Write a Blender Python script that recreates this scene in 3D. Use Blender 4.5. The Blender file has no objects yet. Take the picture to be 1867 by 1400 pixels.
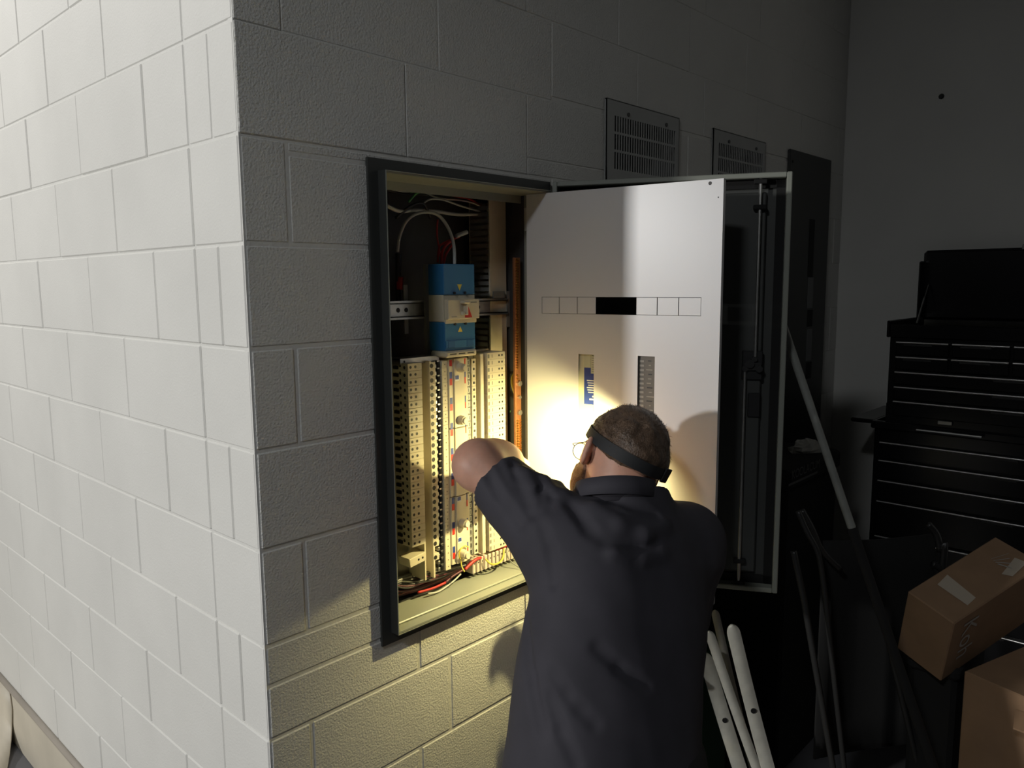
import bpy, math, random
import numpy as np
from mathutils import Vector, Matrix

# ------------------------------------------------------------------ camera, world, lights
SC = bpy.context.scene
COL = SC.collection
R = math.radians
CAM_P = (-0.74357, -1.37299, 1.72108)
YAW, PITCH, ROLL, FPX = 0.748093, -0.128459, -0.0080238, 1418.776
W, H = 1867.0, 1400.0
_f = np.array([math.cos(PITCH)*math.cos(YAW), math.cos(PITCH)*math.sin(YAW), math.sin(PITCH)])
_r0 = np.array([math.sin(YAW), -math.cos(YAW), 0.0]); _u0 = np.cross(_r0, _f)
_r = math.cos(ROLL)*_r0 + math.sin(ROLL)*_u0
_u = -math.sin(ROLL)*_r0 + math.cos(ROLL)*_u0
_C = np.array(CAM_P)
cd = bpy.data.cameras.new('camera'); cd.sensor_width = 36.0; cd.lens = FPX/W*36.0
cd.clip_start = 0.05; cd.clip_end = 60
cam = bpy.data.objects.new('camera', cd); COL.objects.link(cam)
cam.matrix_world = Matrix(((_r[0], _u[0], -_f[0], _C[0]), (_r[1], _u[1], -_f[1], _C[1]), (_r[2], _u[2], -_f[2], _C[2]), (0, 0, 0, 1)))
SC.camera = cam

def ray(px, py): return _f + (px-W/2)/FPX*_r - (py-H/2)/FPX*_u
def onx(px, py, X): v = ray(px, py); return _C + v*(X-_C[0])/v[0]
def ony(px, py, Y): v = ray(px, py); return _C + v*(Y-_C[1])/v[1]
def onz(px, py, Z): v = ray(px, py); return _C + v*(Z-_C[2])/v[2]
def dep(px, py, d): return _C + ray(px, py)*d

wd = bpy.data.worlds.new('world'); SC.world = wd; wd.use_nodes = True
wd.node_tree.nodes['Background'].inputs[0].default_value = (0, 0, 0, 1)
wd.node_tree.nodes['Background'].inputs[1].default_value = 0.0

def area(name, loc, target, power, sx, sy, color):
    l = bpy.data.lights.new(name, 'AREA'); l.shape = 'RECTANGLE'; l.size = sx; l.size_y = sy
    l.energy = power; l.color = color
    o = bpy.data.objects.new(name, l); COL.objects.link(o); o.location = loc
    o.rotation_euler = (Vector(target)-Vector(loc)).to_track_quat('-Z', 'Y').to_euler()
    return o
area('flood_lamp_left_offscreen', (-5.5, 1.68, 2.40), (0.4, 0.1, 1.4), 168, 0.26, 0.26, (1.0, 0.985, 0.95))
area('ceiling_lamp_left_offscreen', (-1.05, 2.5, 3.35), (0.0, 1.4, 2.0), 20, 0.4, 0.4, (1.0, 0.97, 0.93))
area('ceiling_lamp_near_left_offscreen', (-2.2, -1.2, 3.48), (-2.2, -1.2, 0.0), 31, 0.4, 0.4, (0.95, 0.98, 1.0))

SC.view_settings.view_transform = 'Standard'; SC.view_settings.look = 'None'
SC.view_settings.exposure = 0.0; SC.view_settings.gamma = 1.0
SC.view_settings.use_curve_mapping = False

# ------------------------------------------------------------------ materials
MATS = {}
def mat(name, col, rough=0.6, metal=0.0, var=0.0, vscale=6.0, bump=0.0, bscale=60.0, bdist=0.001, spec=0.5, emit=None, estr=0.0, bump2=None, trans=0.0):
    m = bpy.data.materials.new(name); m.use_nodes = True
    nt = m.node_tree; b = nt.nodes['Principled BSDF']
    b.inputs['Base Color'].default_value = (*col, 1); b.inputs['Roughness'].default_value = rough
    b.inputs['Metallic'].default_value = metal; b.inputs['Specular IOR Level'].default_value = spec
    if trans: b.inputs['Transmission Weight'].default_value = trans
    if emit: b.inputs['Emission Color'].default_value = (*emit, 1); b.inputs['Emission Strength'].default_value = estr
    tc = nt.nodes.new('ShaderNodeNewGeometry')
    if var:
        n = nt.nodes.new('ShaderNodeTexNoise'); n.inputs['Scale'].default_value = vscale; n.inputs['Detail'].default_value = 6
        nt.links.new(tc.outputs['Position'], n.inputs['Vector'])
        r = nt.nodes.new('ShaderNodeValToRGB')
        r.color_ramp.elements[0].position = 0.3; r.color_ramp.elements[1].position = 0.7
        r.color_ramp.elements[0].color = (*[c*(1-var) for c in col], 1)
        r.color_ramp.elements[1].color = (*[min(1, c*(1+var*0.6)) for c in col], 1)
        nt.links.new(n.outputs['Fac'], r.inputs['Fac']); nt.links.new(r.outputs['Color'], b.inputs['Base Color'])
    if bump:
        n = nt.nodes.new('ShaderNodeTexNoise'); n.inputs['Scale'].default_value = bscale; n.inputs['Detail'].default_value = 4
        nt.links.new(tc.outputs['Position'], n.inputs['Vector'])
        bp = nt.nodes.new('ShaderNodeBump'); bp.inputs['Strength'].default_value = bump; bp.inputs['Distance'].default_value = bdist
        nt.links.new(n.outputs['Fac'], bp.inputs['Height'])
        last = bp
        if bump2:
            n2 = nt.nodes.new('ShaderNodeTexNoise'); n2.inputs['Scale'].default_value = bump2[0]; n2.inputs['Detail'].default_value = 5
            nt.links.new(tc.outputs['Position'], n2.inputs['Vector'])
            b2 = nt.nodes.new('ShaderNodeBump'); b2.inputs['Strength'].default_value = bump2[1]; b2.inputs['Distance'].default_value = bump2[2]
            nt.links.new(n2.outputs['Fac'], b2.inputs['Height']); nt.links.new(bp.outputs['Normal'], b2.inputs['Normal']); last = b2
        nt.links.new(last.outputs['Normal'], b.inputs['Normal'])
    MATS[name] = m
    return m

M_BLOCK = mat('painted_block', (0.74, 0.735, 0.70), 0.62, var=0.05, vscale=3.0, bump=1.0, bscale=210, bdist=0.0026, spec=0.3, bump2=(28, 0.25, 0.004))
M_BLOCKL = mat('smooth_painted_block', (0.74, 0.735, 0.70), 0.62, var=0.05, vscale=3.0, bump=0.45, bscale=190, bdist=0.0014, spec=0.3, bump2=(28, 0.2, 0.003))
M_MORTAR = mat('painted_mortar', (0.73, 0.725, 0.69), 0.65, bump=0.8, bscale=90, bdist=0.002, spec=0.3)
M_FARWALL = mat('painted_far_wall', (0.74, 0.735, 0.70), 0.8, var=0.06, vscale=2.0, bump=0.4, bscale=120, bdist=0.001)
M_FLOOR = mat('grey_concrete', (0.16, 0.16, 0.17), 0.7, var=0.2, vscale=3, bump=0.3, bscale=50, bdist=0.002)
M_CEIL = mat('ceiling_paint', (0.10, 0.10, 0.10), 0.9)
M_CREAM = mat('cream_vinyl', (0.62, 0.57, 0.47), 0.55, var=0.10, vscale=5, bump=0.2, bscale=14, bdist=0.006)
M_ENC = mat('grey_green_enamel', (0.30, 0.315, 0.275), 0.38, var=0.04, vscale=8, spec=0.5)
M_ENCD = mat('dark_grey_enamel', (0.055, 0.058, 0.055), 0.45, var=0.1, vscale=5)
M_ENCIN = mat('interior_steel', (0.06, 0.062, 0.066), 0.5, metal=0.3, var=0.2, vscale=9)
M_ESC = mat('white_enamel', (0.72, 0.72, 0.735), 0.34, var=0.02, vscale=4, spec=0.5)
M_BLACK = mat('black_plastic_and_hole_shade', (0.012, 0.012, 0.013), 0.5)  # also on the hole discs, where the black stands for inner shade
M_GASKET = mat('black_rubber', (0.008, 0.008, 0.008), 0.85)
M_STEEL = mat('zinc_steel', (0.55, 0.55, 0.53), 0.32, metal=0.9, var=0.15, vscale=40)
M_CHROME = mat('bright_steel', (0.75, 0.75, 0.74), 0.22, metal=1.0)
M_IVORY = mat('ivory_plastic', (0.66, 0.60, 0.46), 0.42, var=0.04, vscale=30)
M_IVORYD = mat('grey_plastic', (0.22, 0.22, 0.20), 0.5, var=0.1, vscale=30)
M_BLUE = mat('blue_plastic', (0.035, 0.17, 0.37), 0.35)
M_RED = mat('red_print', (0.62, 0.03, 0.02), 0.45)
M_NAVY = mat('navy_print', (0.03, 0.06, 0.28), 0.45)
M_YELP = mat('yellow_print', (0.80, 0.62, 0.10), 0.5)
M_WHITEP = mat('white_print', (0.8, 0.8, 0.78), 0.5)
M_COPPER = mat('copper_bar', (0.55, 0.24, 0.11), 0.4, metal=0.7, var=0.15, vscale=60)
M_BRASS = mat('brass_screw', (0.72, 0.48, 0.18), 0.28, metal=1.0)
M_WRED = mat('red_insulation', (0.50, 0.03, 0.03), 0.4)
M_WMAR = mat('maroon_insulation', (0.10, 0.02, 0.035), 0.4)
M_WWHITE = mat('white_insulation', (0.55, 0.55, 0.53), 0.4)
M_WBLACK = mat('black_insulation', (0.02, 0.02, 0.022), 0.4)
M_WYEL = mat('earth_insulation', (0.60, 0.50, 0.08), 0.4)
M_WGRN = mat('green_insulation', (0.10, 0.35, 0.12), 0.4)
M_VENT = mat('vent_enamel', (0.40, 0.41, 0.40), 0.5, var=0.08, vscale=6)
M_PANELB = mat('black_panel_enamel', (0.045, 0.047, 0.046), 0.5)
M_GREYP = mat('grey_label', (0.17, 0.175, 0.175), 0.6)
M_SKIN = mat('skin', (0.55, 0.30, 0.215), 0.5, var=0.12, vscale=30, bump=0.25, bscale=160, bdist=0.0006)
_sb = M_SKIN.node_tree.nodes['Principled BSDF']; _sb.inputs['Subsurface Weight'].default_value = .25; _sb.inputs['Subsurface Radius'].default_value = (1, .25, .1); _sb.inputs['Subsurface Scale'].default_value = .012
M_HAIR = mat('brown_hair', (0.12, 0.078, 0.052), 0.42, var=0.45, vscale=55, bump=0.8, bscale=260, bdist=0.002)
M_BEARD = mat('ginger_beard', (0.22, 0.11, 0.06), 0.5, var=0.4, vscale=90, bump=0.9, bscale=300, bdist=0.002)
M_SHIRT = mat('charcoal_cotton', (0.048, 0.046, 0.057), 0.78, var=0.12, vscale=12, bump=0.15, bscale=500, bdist=0.0006, spec=0.3)
M_TROU = mat('black_cotton', (0.015, 0.015, 0.017), 0.85, bump=0.2, bscale=300)
M_SHOE = mat('black_leather', (0.02, 0.018, 0.016), 0.5)
M_SOLE = mat('rubber_sole', (0.03, 0.03, 0.03), 0.8)
M_STRAP = mat('black_elastic', (0.012, 0.013, 0.015), 0.7, bump=0.3, bscale=900, bdist=0.0006)
M_LENS = mat('clear_lens', (1, 1, 1), 0.02, trans=1.0)
M_LENS.node_tree.nodes['Principled BSDF'].inputs['IOR'].default_value = 1.08
M_GLOW = mat('lit_lamp_lens', (1, 0.95, 0.8), 0.3, emit=(1.0, 0.90, 0.55), estr=12)
M_EYE = mat('eye_white', (0.75, 0.73, 0.7), 0.25)
M_CARD = mat('brown_cardboard', (0.30, 0.185, 0.105), 0.85, var=0.12, vscale=12, bump=0.15, bscale=40, bdist=0.001)
M_TAPE = mat('pale_paper_label', (0.50, 0.43, 0.34), 0.6)
M_INK = mat('grey_ink', (0.42, 0.40, 0.37), 0.8)
M_TOOL = mat('black_gloss_enamel', (0.006, 0.006, 0.007), 0.25)
M_TRIM = mat('satin_aluminium', (0.85, 0.85, 0.84), 0.30, metal=1.0)
M_SLAT = mat('pale_slat', (0.62, 0.62, 0.56), 0.5, var=0.12, vscale=30)
M_POLE = mat('grey_pole', (0.26, 0.27, 0.25), 0.5, var=0.15, vscale=25)
M_TUBE = mat('dark_grey_tube', (0.045, 0.045, 0.045), 0.4, metal=0.4)
M_FABRIC = mat('black_fabric', (0.012, 0.012, 0.012), 0.95)
M_GREEN = mat('green_plastic', (0.01, 0.06, 0.02), 0.5)
M_PAPERC = mat('cream_card', (0.60, 0.60, 0.42), 0.6)
M_PAPERD = mat('grey_schedule_card', (0.13, 0.12, 0.105), 0.6)
M_PAPERL = mat('pale_schedule_rule', (0.30, 0.28, 0.24), 0.6)
M_RAG = mat('white_rag', (0.60, 0.60, 0.56), 0.9)

# ------------------------------------------------------------------ mesh helpers
WL = {}
def world_loc(o): return WL.get(o.name, Vector((0, 0, 0)))

class MB:
    def __init__(s): s.v = []; s.f = []; s.m = []
    def add(s, verts, faces, mi=0):
        o = len(s.v); s.v += [tuple(map(float, p)) for p in verts]
        s.f += [tuple(i+o for i in f) for f in faces]; s.m += [mi]*len(faces); return s
    def box(s, a, b, mi=0, fr=None):
        a, b = [min(p, q) for p, q in zip(a, b)], [max(p, q) for p, q in zip(a, b)]
        c = [(x, y, z) for z in (a[2], b[2]) for y in (a[1], b[1]) for x in (a[0], b[0])]
        if fr: c = [fr(*p) for p in c]
        return s.add(c, [(0, 2, 3, 1), (4, 5, 7, 6), (0, 1, 5, 4), (2, 6, 7, 3), (0, 4, 6, 2), (1, 3, 7, 5)], mi)
    def bbox(s, a, b, bev, mi=0, fr=None):
        """box with chamfered edges"""
        a, b = [min(p, q) for p, q in zip(a, b)], [max(p, q) for p, q in zip(a, b)]
        bev = min(bev, *[(q-p)*0.45 for p, q in zip(a, b)])
        vs = []; idx = {}
        for ax in range(3):
            for k in range(8):
                c = [a[i] if not (k >> i) & 1 else b[i] for i in range(3)]
                for i in range(3):
                    if i != ax: c[i] += bev if c[i] == a[i] else -bev
                idx[(ax, k)] = len(vs); vs.append(fr(*c) if fr else tuple(c))
        fs = []
        for ax in range(3):
            i, j = [q for q in range(3) if q != ax]
            for side in (0, 1):
                ks = [(side << ax) | (p << i) | (q << j) for p, q in ((0, 0), (1, 0), (1, 1), (0, 1))]
                f = [idx[(ax, k)] for k in ks]
                flip = (side == 1) ^ (ax == 1)
                fs.append(tuple(f if flip else f[::-1]))
        for ax in range(3):     # edges along ax
            i, j = [q for q in range(3) if q != ax]
            for p in (0, 1):
                for q in (0, 1):
                    k0 = (p << i) | (q << j); k1 = k0 | (1 << ax)
                    f = [idx[(i, k0)], idx[(j, k0)], idx[(j, k1)], idx[(i, k1)]]
                    fs.append(tuple(f))
        for k in range(8): fs.append((idx[(0, k)], idx[(1, k)], idx[(2, k)]))
        return s.add(vs, fs, mi)
    def disc(s, c, n, r, seg=8, mi=0, ry=None):
        c = Vector(c); n = Vector(n).normalized(); t = n.orthogonal().normalized(); q = n.cross(t)
        return s.add([c+t*r*math.cos(2*math.pi*i/seg)+q*(ry or r)*math.sin(2*math.pi*i/seg) for i in range(seg)], [tuple(range(seg))], mi)
    def cyl(s, p0, p1, r0, r1=None, seg=12, mi=0, caps=True):
        p0 = Vector(p0); p1 = Vector(p1); r1 = r0 if r1 is None else r1
        n = (p1-p0).normalized(); t = n.orthogonal().normalized(); q = n.cross(t)
        vs = []
        for p, r in ((p0, r0), (p1, r1)):
            vs += [p+t*r*math.cos(2*math.pi*i/seg)+q*r*math.sin(2*math.pi*i/seg) for i in range(seg)]
        fs = [(i, (i+1) % seg, seg+(i+1) % seg, seg+i) for i in range(seg)]
        if caps: fs += [tuple(range(seg))[::-1], tuple(range(seg, 2*seg))]
        return s.add(vs, fs, mi)
    def tube(s, pts, r, seg=6, mi=0, sub=5, rads=None):
        P = [Vector(p) for p in pts]
        if len(P) > 2 and sub > 1:
            Q = []; Rr = []
            for i in range(len(P)-1):
                p0 = P[max(i-1, 0)]; p1 = P[i]; p2 = P[i+1]; p3 = P[min(i+2, len(P)-1)]
                for k in range(sub):
                    t = k/sub
                    Q.append(0.5*((2*p1)+(p2-p0)*t+(2*p0-5*p1+4*p2-p3)*t*t+(3*p1-p0-3*p2+p3)*t*t*t))
            Q.append(P[-1]); P = Q
        n = len(P); vs = []; fs = []
        t = (P[1]-P[0]).normalized(); u = t.orthogonal().normalized()
        for i in range(n):
            t = (P[min(i+1, n-1)]-P[max(i-1, 0)]).normalized()
            u = (u-t*u.dot(t)).normalized(); w = t.cross(u)
            rr = r if rads is None else np.interp(i/(n-1), np.linspace(0, 1, len(rads)), rads)
            vs += [P[i]+u*rr*math.cos(2*math.pi*k/seg)+w*rr*math.sin(2*math.pi*k/seg) for k in range(seg)]
        for i in range(n-1):
            fs += [(i*seg+k, i*seg+(k+1) % seg, (i+1)*seg+(k+1) % seg, (i+1)*seg+k) for k in range(seg)]
        fs += [tuple(range(seg))[::-1], tuple(range((n-1)*seg, n*seg))]
        return s.add(vs, fs, mi)
    def build(s, name, mats, parent=None, smooth=False, origin=None, autosmooth=None):
        V = np.array(s.v, float)
        if origin is None:
            lo, hi = V.min(0), V.max(0); origin = (lo+hi)/2
            if parent is None: origin[2] = lo[2]
        origin = np.array(origin, float)
        me = bpy.data.meshes.new(name); me.from_pydata((V-origin).tolist(), [], s.f)
        if not isinstance(mats, (list, tuple)): mats = [mats]
        for m in mats: me.materials.append(m)
        if len(mats) > 1: me.polygons.foreach_set('material_index', s.m)
        if smooth: me.polygons.foreach_set('use_smooth', [True]*len(me.polygons))
        import bmesh as _bm
        bm = _bm.new(); bm.from_mesh(me); _bm.ops.recalc_face_normals(bm, faces=bm.faces); bm.to_mesh(me); bm.free()
        if smooth and autosmooth: me.set_sharp_from_angle(angle=R(autosmooth))
        return put(name, me, parent, origin)

def put(name, me, parent, loc):
    o = bpy.data.objects.new(name, me); COL.objects.link(o)
    loc = Vector([float(q) for q in loc])
    if parent is not None:
        o.parent = parent; o.location = loc-world_loc(parent)
    else: o.location = loc
    WL[o.name] = loc
    return o
def thing(name, label, cat, loc, group=None):
    o = bpy.data.objects.new(name, None); COL.objects.link(o); o.location = loc; o.empty_display_size = 0.05
    WL[o.name] = Vector(loc)
    return tag(o, label, cat, group)
def tag(o, label, cat, group=None):
    o['label'] = label; o['category'] = cat
    if group: o['group'] = group
    return o
def struct(o): o['kind'] = 'structure'; return o
def text_mb(mb, s, fr, size, mi=0):
    """flat lettering; fr maps (x, y) of the text plane to a world point"""
    cu = bpy.data.curves.new('lettering', 'FONT'); cu.body = s; cu.size = size
    o = bpy.data.objects.new('lettering', cu); COL.objects.link(o)
    dg = bpy.context.evaluated_depsgraph_get(); me = bpy.data.meshes.new_from_object(o.evaluated_get(dg))
    mb.add([fr(v.co.x, v.co.y) for v in me.vertices], [tuple(p.vertices) for p in me.polygons], mi)
    bpy.data.objects.remove(o); bpy.data.curves.remove(cu); bpy.data.meshes.remove(me)
    return mb
rnd = random.Random(4)

# ------------------------------------------------------------------ the room
HOLE = (0.300, 0.872, 0.915, 1.975)      # x0 x1 z0 z1 of the recess in the right wall
XF, ZC, YL = 2.985, 3.6, 3.4
JD = 0.003; JR = 0.0020
m = MB()
m.box((JD, 0.02, 0), (0.19, YL, ZC))
wl = struct(m.build('wall_left', M_MORTAR, origin=(0, 0, 0)))
m = MB()
HOLES = [HOLE, (1.162, 1.519, 2.043, 2.210), (1.783, 2.149, 2.043, 2.210)]     # switchboard recess and the two vent openings
m.box((JR, JR, 0), (0.19, 0.02, ZC))
hx_ = sorted({0.19, XF, *[h[0] for h in HOLES], *[h[1] for h in HOLES]}); hz_ = sorted({0.0, ZC, *[h[2] for h in HOLES], *[h[3] for h in HOLES]})
for a, b in zip(hx_[:-1], hx_[1:]):
    for c, d in zip(hz_[:-1], hz_[1:]):
        if not any(h[0]-1e-6 <= a and b <= h[1]+1e-6 and h[2]-1e-6 <= c and d <= h[3]+1e-6 for h in HOLES): m.box((a, JR, c), (b, 0.25, d))
wr = struct(m.build('wall_right', M_MORTAR, origin=(0, 0, 0)))
m = MB(); m.box((XF, -4.5, 0), (XF+0.2, 0.3, ZC)); struct(m.build('wall_far', M_FARWALL, origin=(XF, 0, 0)))
m = MB(); m.box((-7.5, -4.5, -0.1), (XF+0.2, 5.0, 0)); struct(m.build('floor', M_FLOOR, origin=(0, 0, 0)))
m = MB(); m.box((-7.5, -4.5, ZC), (XF+0.2, 5.0, ZC+0.1)); struct(m.build('ceiling', M_CEIL, origin=(0, 0, ZC)))

blk_cache = {}
def block(parent, axis, a0, a1, z0, z1):
    w = a1-a0; h = z1-z0
    if w < 0.012 or h < 0.012: return
    worn = axis == 'x' and (a0 > 0.85 or z0 > 1.99)      # paint fills the joints here
    g = 0.0012 if worn else (0.0022 if axis == 'y' else 0.0028)
    key = (axis, round(w, 3), round(h, 3), worn)
    if key not in blk_cache:
        mb = MB(); d = 0.022; b = 0.0016 if worn else (0.0028 if axis == 'y' else 0.0036); hw = w/2-g; hh = h/2-g
        if axis == 'y': mb.bbox((0, -hw, -hh), (d, hw, hh), b)
        else: mb.bbox((-hw, 0, -hh), (hw, d, hh), b)
        me = bpy.data.meshes.new('block'); me.from_pydata(mb.v, [], mb.f); me.materials.append(M_BLOCKL if axis == 'y' else M_BLOCK)
        import bmesh as _bm
        bm = _bm.new(); bm.from_mesh(me); _bm.ops.recalc_face_normals(bm, faces=bm.faces); bm.to_mesh(me); bm.free()
        blk_cache[key] = me
    off = rnd.uniform(-0.0008, 0.0012)
    c = (off, (a0+a1)/2, (z0+z1)/2) if axis == 'y' else ((a0+a1)/2, off, (z0+z1)/2)
    put('block', blk_cache[key], parent, c)
for c in range(0, 18):
    z0, z1 = c*0.2, c*0.2+0.2
    even = (c % 2 == 0)       # course 10 (z 2.0-2.2) is split at the pier
    ys = ([0.0, 0.1, 0.2] if even else [0.0, 0.2])
    y = 0.4 if even else 0.6
    while y < 2.7: ys.append(y); y += 0.4
    for a, b in zip(ys[:-1], ys[1:]): block(wl, 'y', a+(0.0015 if a == 0 else 0), b, z0, z1)
    xs = ([0.0, 0.4] if even else [0.0, 0.1])
    x = 0.8 if even else 0.5
    while x < XF: xs.append(x); x += 0.4
    xs.append(XF)
    for a, b in zip(xs[:-1], xs[1:]):
        a2 = a+(0.0015 if a == 0 else 0)
        rects = [(a2, b, z0, z1)]
        for h in HOLES:
            nxt = []
            for p, q, u, v in rects:
                if q <= h[0] or p >= h[1] or v <= h[2] or u >= h[3]: nxt.append((p, q, u, v)); continue
                if u < h[2]: nxt.append((p, q, u, h[2]))
                if v > h[3]: nxt.append((p, q, h[3], v))
                lo_, hi_ = max(u, h[2]), min(v, h[3])
                if p < h[0]: nxt.append((p, h[0], lo_, hi_))
                if q > h[1]: nxt.append((h[1], q, lo_, hi_))
            rects = nxt
        for r4 in rects: block(wr, 'x', *r4)

# baseboard along the left wall, with its rounded capping
m = MB(); m.bbox((-0.013, 0.0, 0), (-0.001, 2.7, 0.215), 0.003)
bb = struct(m.build('baseboard_left', M_CREAM, origin=(0, 1.35, 0)))
m = MB(); m.cyl((-0.007, 0.0, 0.216), (-0.007, 2.7, 0.216), 0.0105, seg=10)
m.build('capping', mat('taupe_capping', (0.40, 0.36, 0.31), 0.6, var=0.1), bb, smooth=True)
# cream sheet lying on the floor and curving up the wall
m = MB()
prof = [(-0.75, 0.004), (-0.45, 0.004), (-0.25, 0.005)] + [(-0.10+0.08*math.sin(a), 0.006+0.08*(1-math.cos(a))) for a in np.linspace(0, math.pi/2, 9)] + [(-0.019, 0.15), (-0.0185, 0.212)]
pts = [(x, z) for x, z in prof]; n = len(pts); vs = []; fs = []
for j, yy in enumerate(np.linspace(0, 1, 9)):
    for i, (x, z) in enumerate(pts):
        y0 = max(1.2, 1.885+0.012*math.sin(z*30)-2.6*max(0, -x-0.02))
        y = y0+(2.75-y0)*yy
        w_ = 0.006*math.sin(9*y+3*x)*(1 if z < 0.02 else 0.2)
        vs.append((x-0.0005, y, z+abs(w_)))
for j in range(8):
    for i in range(n-1): fs.append((j*n+i, j*n+i+1, (j+1)*n+i+1, (j+1)*n+i))
m.add(vs, fs)
sh = m.build('floor_sheet', M_CREAM, smooth=True)
md = sh.modifiers.new('thickness', 'SOLIDIFY'); md.thickness = 0.004; md.offset = 1
tag(sh, 'cream vinyl sheet lying on the grey floor and curling up the baseboard', 'vinyl sheet')

# ------------------------------------------------------------------ switchboard enclosure
X0, X1, Z0, Z1 = 0.288, 0.885, 0.900, 1.988
IN = 0.026
xa, xb, za, zb = X0+IN, X1-IN, Z0+IN, Z1-IN
enc = thing('switchboard', 'grey switchboard recessed in the block wall, its door and white inner panel swung open', 'switchboard', ((X0+X1)/2, 0, Z0))
def ring(mb, x0, x1, z0, z1, w, ya, yb, mi=0):
    mb.box((x0, ya, z0), (x0+w, yb, z1), mi); mb.box((x1-w, ya, z0), (x1, yb, z1), mi)
    mb.box((x0+w, ya, z0), (x1-w, yb, z0+w), mi); mb.box((x0+w, ya, z1-w), (x1-w, yb, z1), mi)
m = MB(); ring(m, X0, X1, Z0, Z1, IN+0.003, -0.006, 0.004)
m.build('flange', M_ENCD, enc)
m = MB(); ring(m, xa, xb, za, zb, 0.0025, -0.031, 0.01)
m.build('lip', M_ENCD, enc)
m = MB(); ring(m, xa+.0004, xb-.0004, za+.0004, zb-.0004, 0.0018, -0.0325, -0.031); m.build('lip_edge', M_ENC, enc)
m = MB()   # reveal faces running back into the box
m.box((xa+0.002, -0.029, za+0.002), (xb-0.002, 0.090, za+0.006)); m.box((xa+0.002, -0.029, zb-0.006), (xb-0.002, 0.075, zb-0.002))
m.box((xa+0.002, -0.029, za+0.004), (xa+0.005, 0.075, zb-0.004)); m.box((xb-0.005, -0.029, za+0.004), (xb-0.002, 0.06, zb-0.004))
m.bbox((xa+0.004, 0.0, za+0.006), (xb-0.004, 0.090, za+0.012), 0.002)
m.box((xa+0.004, 0.072, zb-0.026), (xb-0.004, 0.075, zb-0.004))
m.build('reveal', M_ENC, enc)
m = MB()
yB = 0.225
m.box((xa+0.002, yB, za), (xb-0.002, yB+0.004, zb)); m.box((xa-0.002, 0.06, za), (xa+0.003, yB, zb)); m.box((xb-0.003, 0.055, za), (xb+0.002, yB, zb))
m.box((xa, 0.075, zb-0.004), (xb, yB, zb)); m.box((xa, 0.088, za), (xb, yB, za+0.004))
m.build('back_box', M_ENCIN, enc)
# din rail
m = MB(); ry = 0.122
m.box((0.40, ry, 1.641), (0.845, ry+0.002, 1.676)); m.box((0.40, ry-0.008, 1.641), (0.845, ry, 1.6435)); m.box((0.40, ry-0.008, 1.6735), (0.845, ry, 1.676))
m.box((0.40, ry-0.008, 1.636), (0.845, ry-0.006, 1.6435)); m.box((0.40, ry-0.008, 1.6735), (0.845, ry-0.006, 1.681))
for x in (0.462, 0.487, 0.737): m.disc((x, ry-0.0006, 1.6585), (0, -1, 0), 0.006, 10, 1)  # rail holes: flat black discs, shade of the hole painted on
m.build('din_rail', [M_STEEL, M_BLACK], enc)
for x in (0.489, 0.800):
    m = MB(); m.box((x-0.006, ry+0.002, 1.60), (x+0.006, ry+0.006, 1.72)); m.build('rail_bracket', M_IVORYD, enc)
m = MB(); m.box((0.539, 0.105, 1.535), (0.552, 0.115, 1.77)); m.build('mounting_strip', M_IVORYD, enc)
# slotted wiring duct with lid
m = MB(); m.box((0.782, 0.121, 0.99), (0.846, 0.126, 1.945)); m.box((0.844, 0.126, 0.99), (0.846, 0.2, 1.945)); m.box((0.782, 0.198, 0.99), (0.846, 0.2, 1.945)); m.build('duct_lid', M_IVORY, enc)
fm = MB(); fm.box((-0.001, -0.036, -0.0055), (0.001, 0.036, 0.0055))
first = None
for k in range(56):
    z = 1.0+k*0.0168
    if first is None:
        fm.v = [(a+0.784, b+0.162, c+z) for a, b, c in fm.v]; first = fm.build('duct_finger', M_IVORYD, enc)
    else: put('duct_finger', first.data, enc, (0.784, 0.162, z))
m = MB(); m.box((0.845, 0.118, 1.60), (0.858, 0.121, 1.70)); m.box((0.786, 0.112, 1.682), (0.83, 0.116, 1.70)); m.build('rail_cover', M_IVORYD, enc)

# inner hinged panel (escutcheon), seen from behind
HE = np.array([0.835, 0.034]); ea = R(-81.04)
def efr(r, off, z): return (HE[0]+r*math.cos(ea)-off*(-math.sin(ea))*1.0, HE[1]+r*math.sin(ea)-off*math.cos(ea), z)
# off>0 is the side turned to the camera (normal (-0.988,-0.151))
WE, ZE0, ZE1 = 0.5346, 0.937, 1.9546
holes = [(0.047, 0.488, 1.641, 1.685), (0.159, 0.2045, 1.03, 1.537), (0.3273, 0.373, 1.03, 1.540)]
rs = sorted({0.0, WE, *[h[0] for h in holes], *[h[1] for h in holes]}); zs = sorted({ZE0, ZE1, *[h[2] for h in holes], *[h[3] for h in holes]})
m = MB()
for a, b in zip(rs[:-1], rs[1:]):
    for c, d in zip(zs[:-1], zs[1:]):
        if any(h[0] <= a+1e-6 and b-1e-6 <= h[1] and h[2] <= c+1e-6 and d-1e-6 <= h[3] for h in holes): continue
        m.box((a, -0.0012, c), (b, 0.0008, d), 0, efr)
m.box((WE-0.002, -0.014, ZE0), (WE, 0.0, ZE1), 0, efr); m.box((0, -0.014, ZE0), (0.002, 0.0, ZE1), 0, efr)
m.box((0, -0.014, ZE1-0.002), (WE, 0.0, ZE1), 0, efr); m.box((0, -0.014, ZE0), (WE, 0.0, ZE0+0.002), 0, efr)
esc = m.build('inner_panel', M_ESC, enc)
esc['label'] = 'white inner panel with rectangular breaker slots'
for r_, z_, w_ in ((0.5027, 1.946, 0.0042), (0.523, 1.913, 0.0016)):
    m = MB(); m.disc(efr(r_, 0.0012, z_), (-0.988, -0.151, 0), w_, 12); m.build('screw_hole_shade', M_BLACK, esc)  # flat black disc painting the shade inside a screw hole
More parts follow.
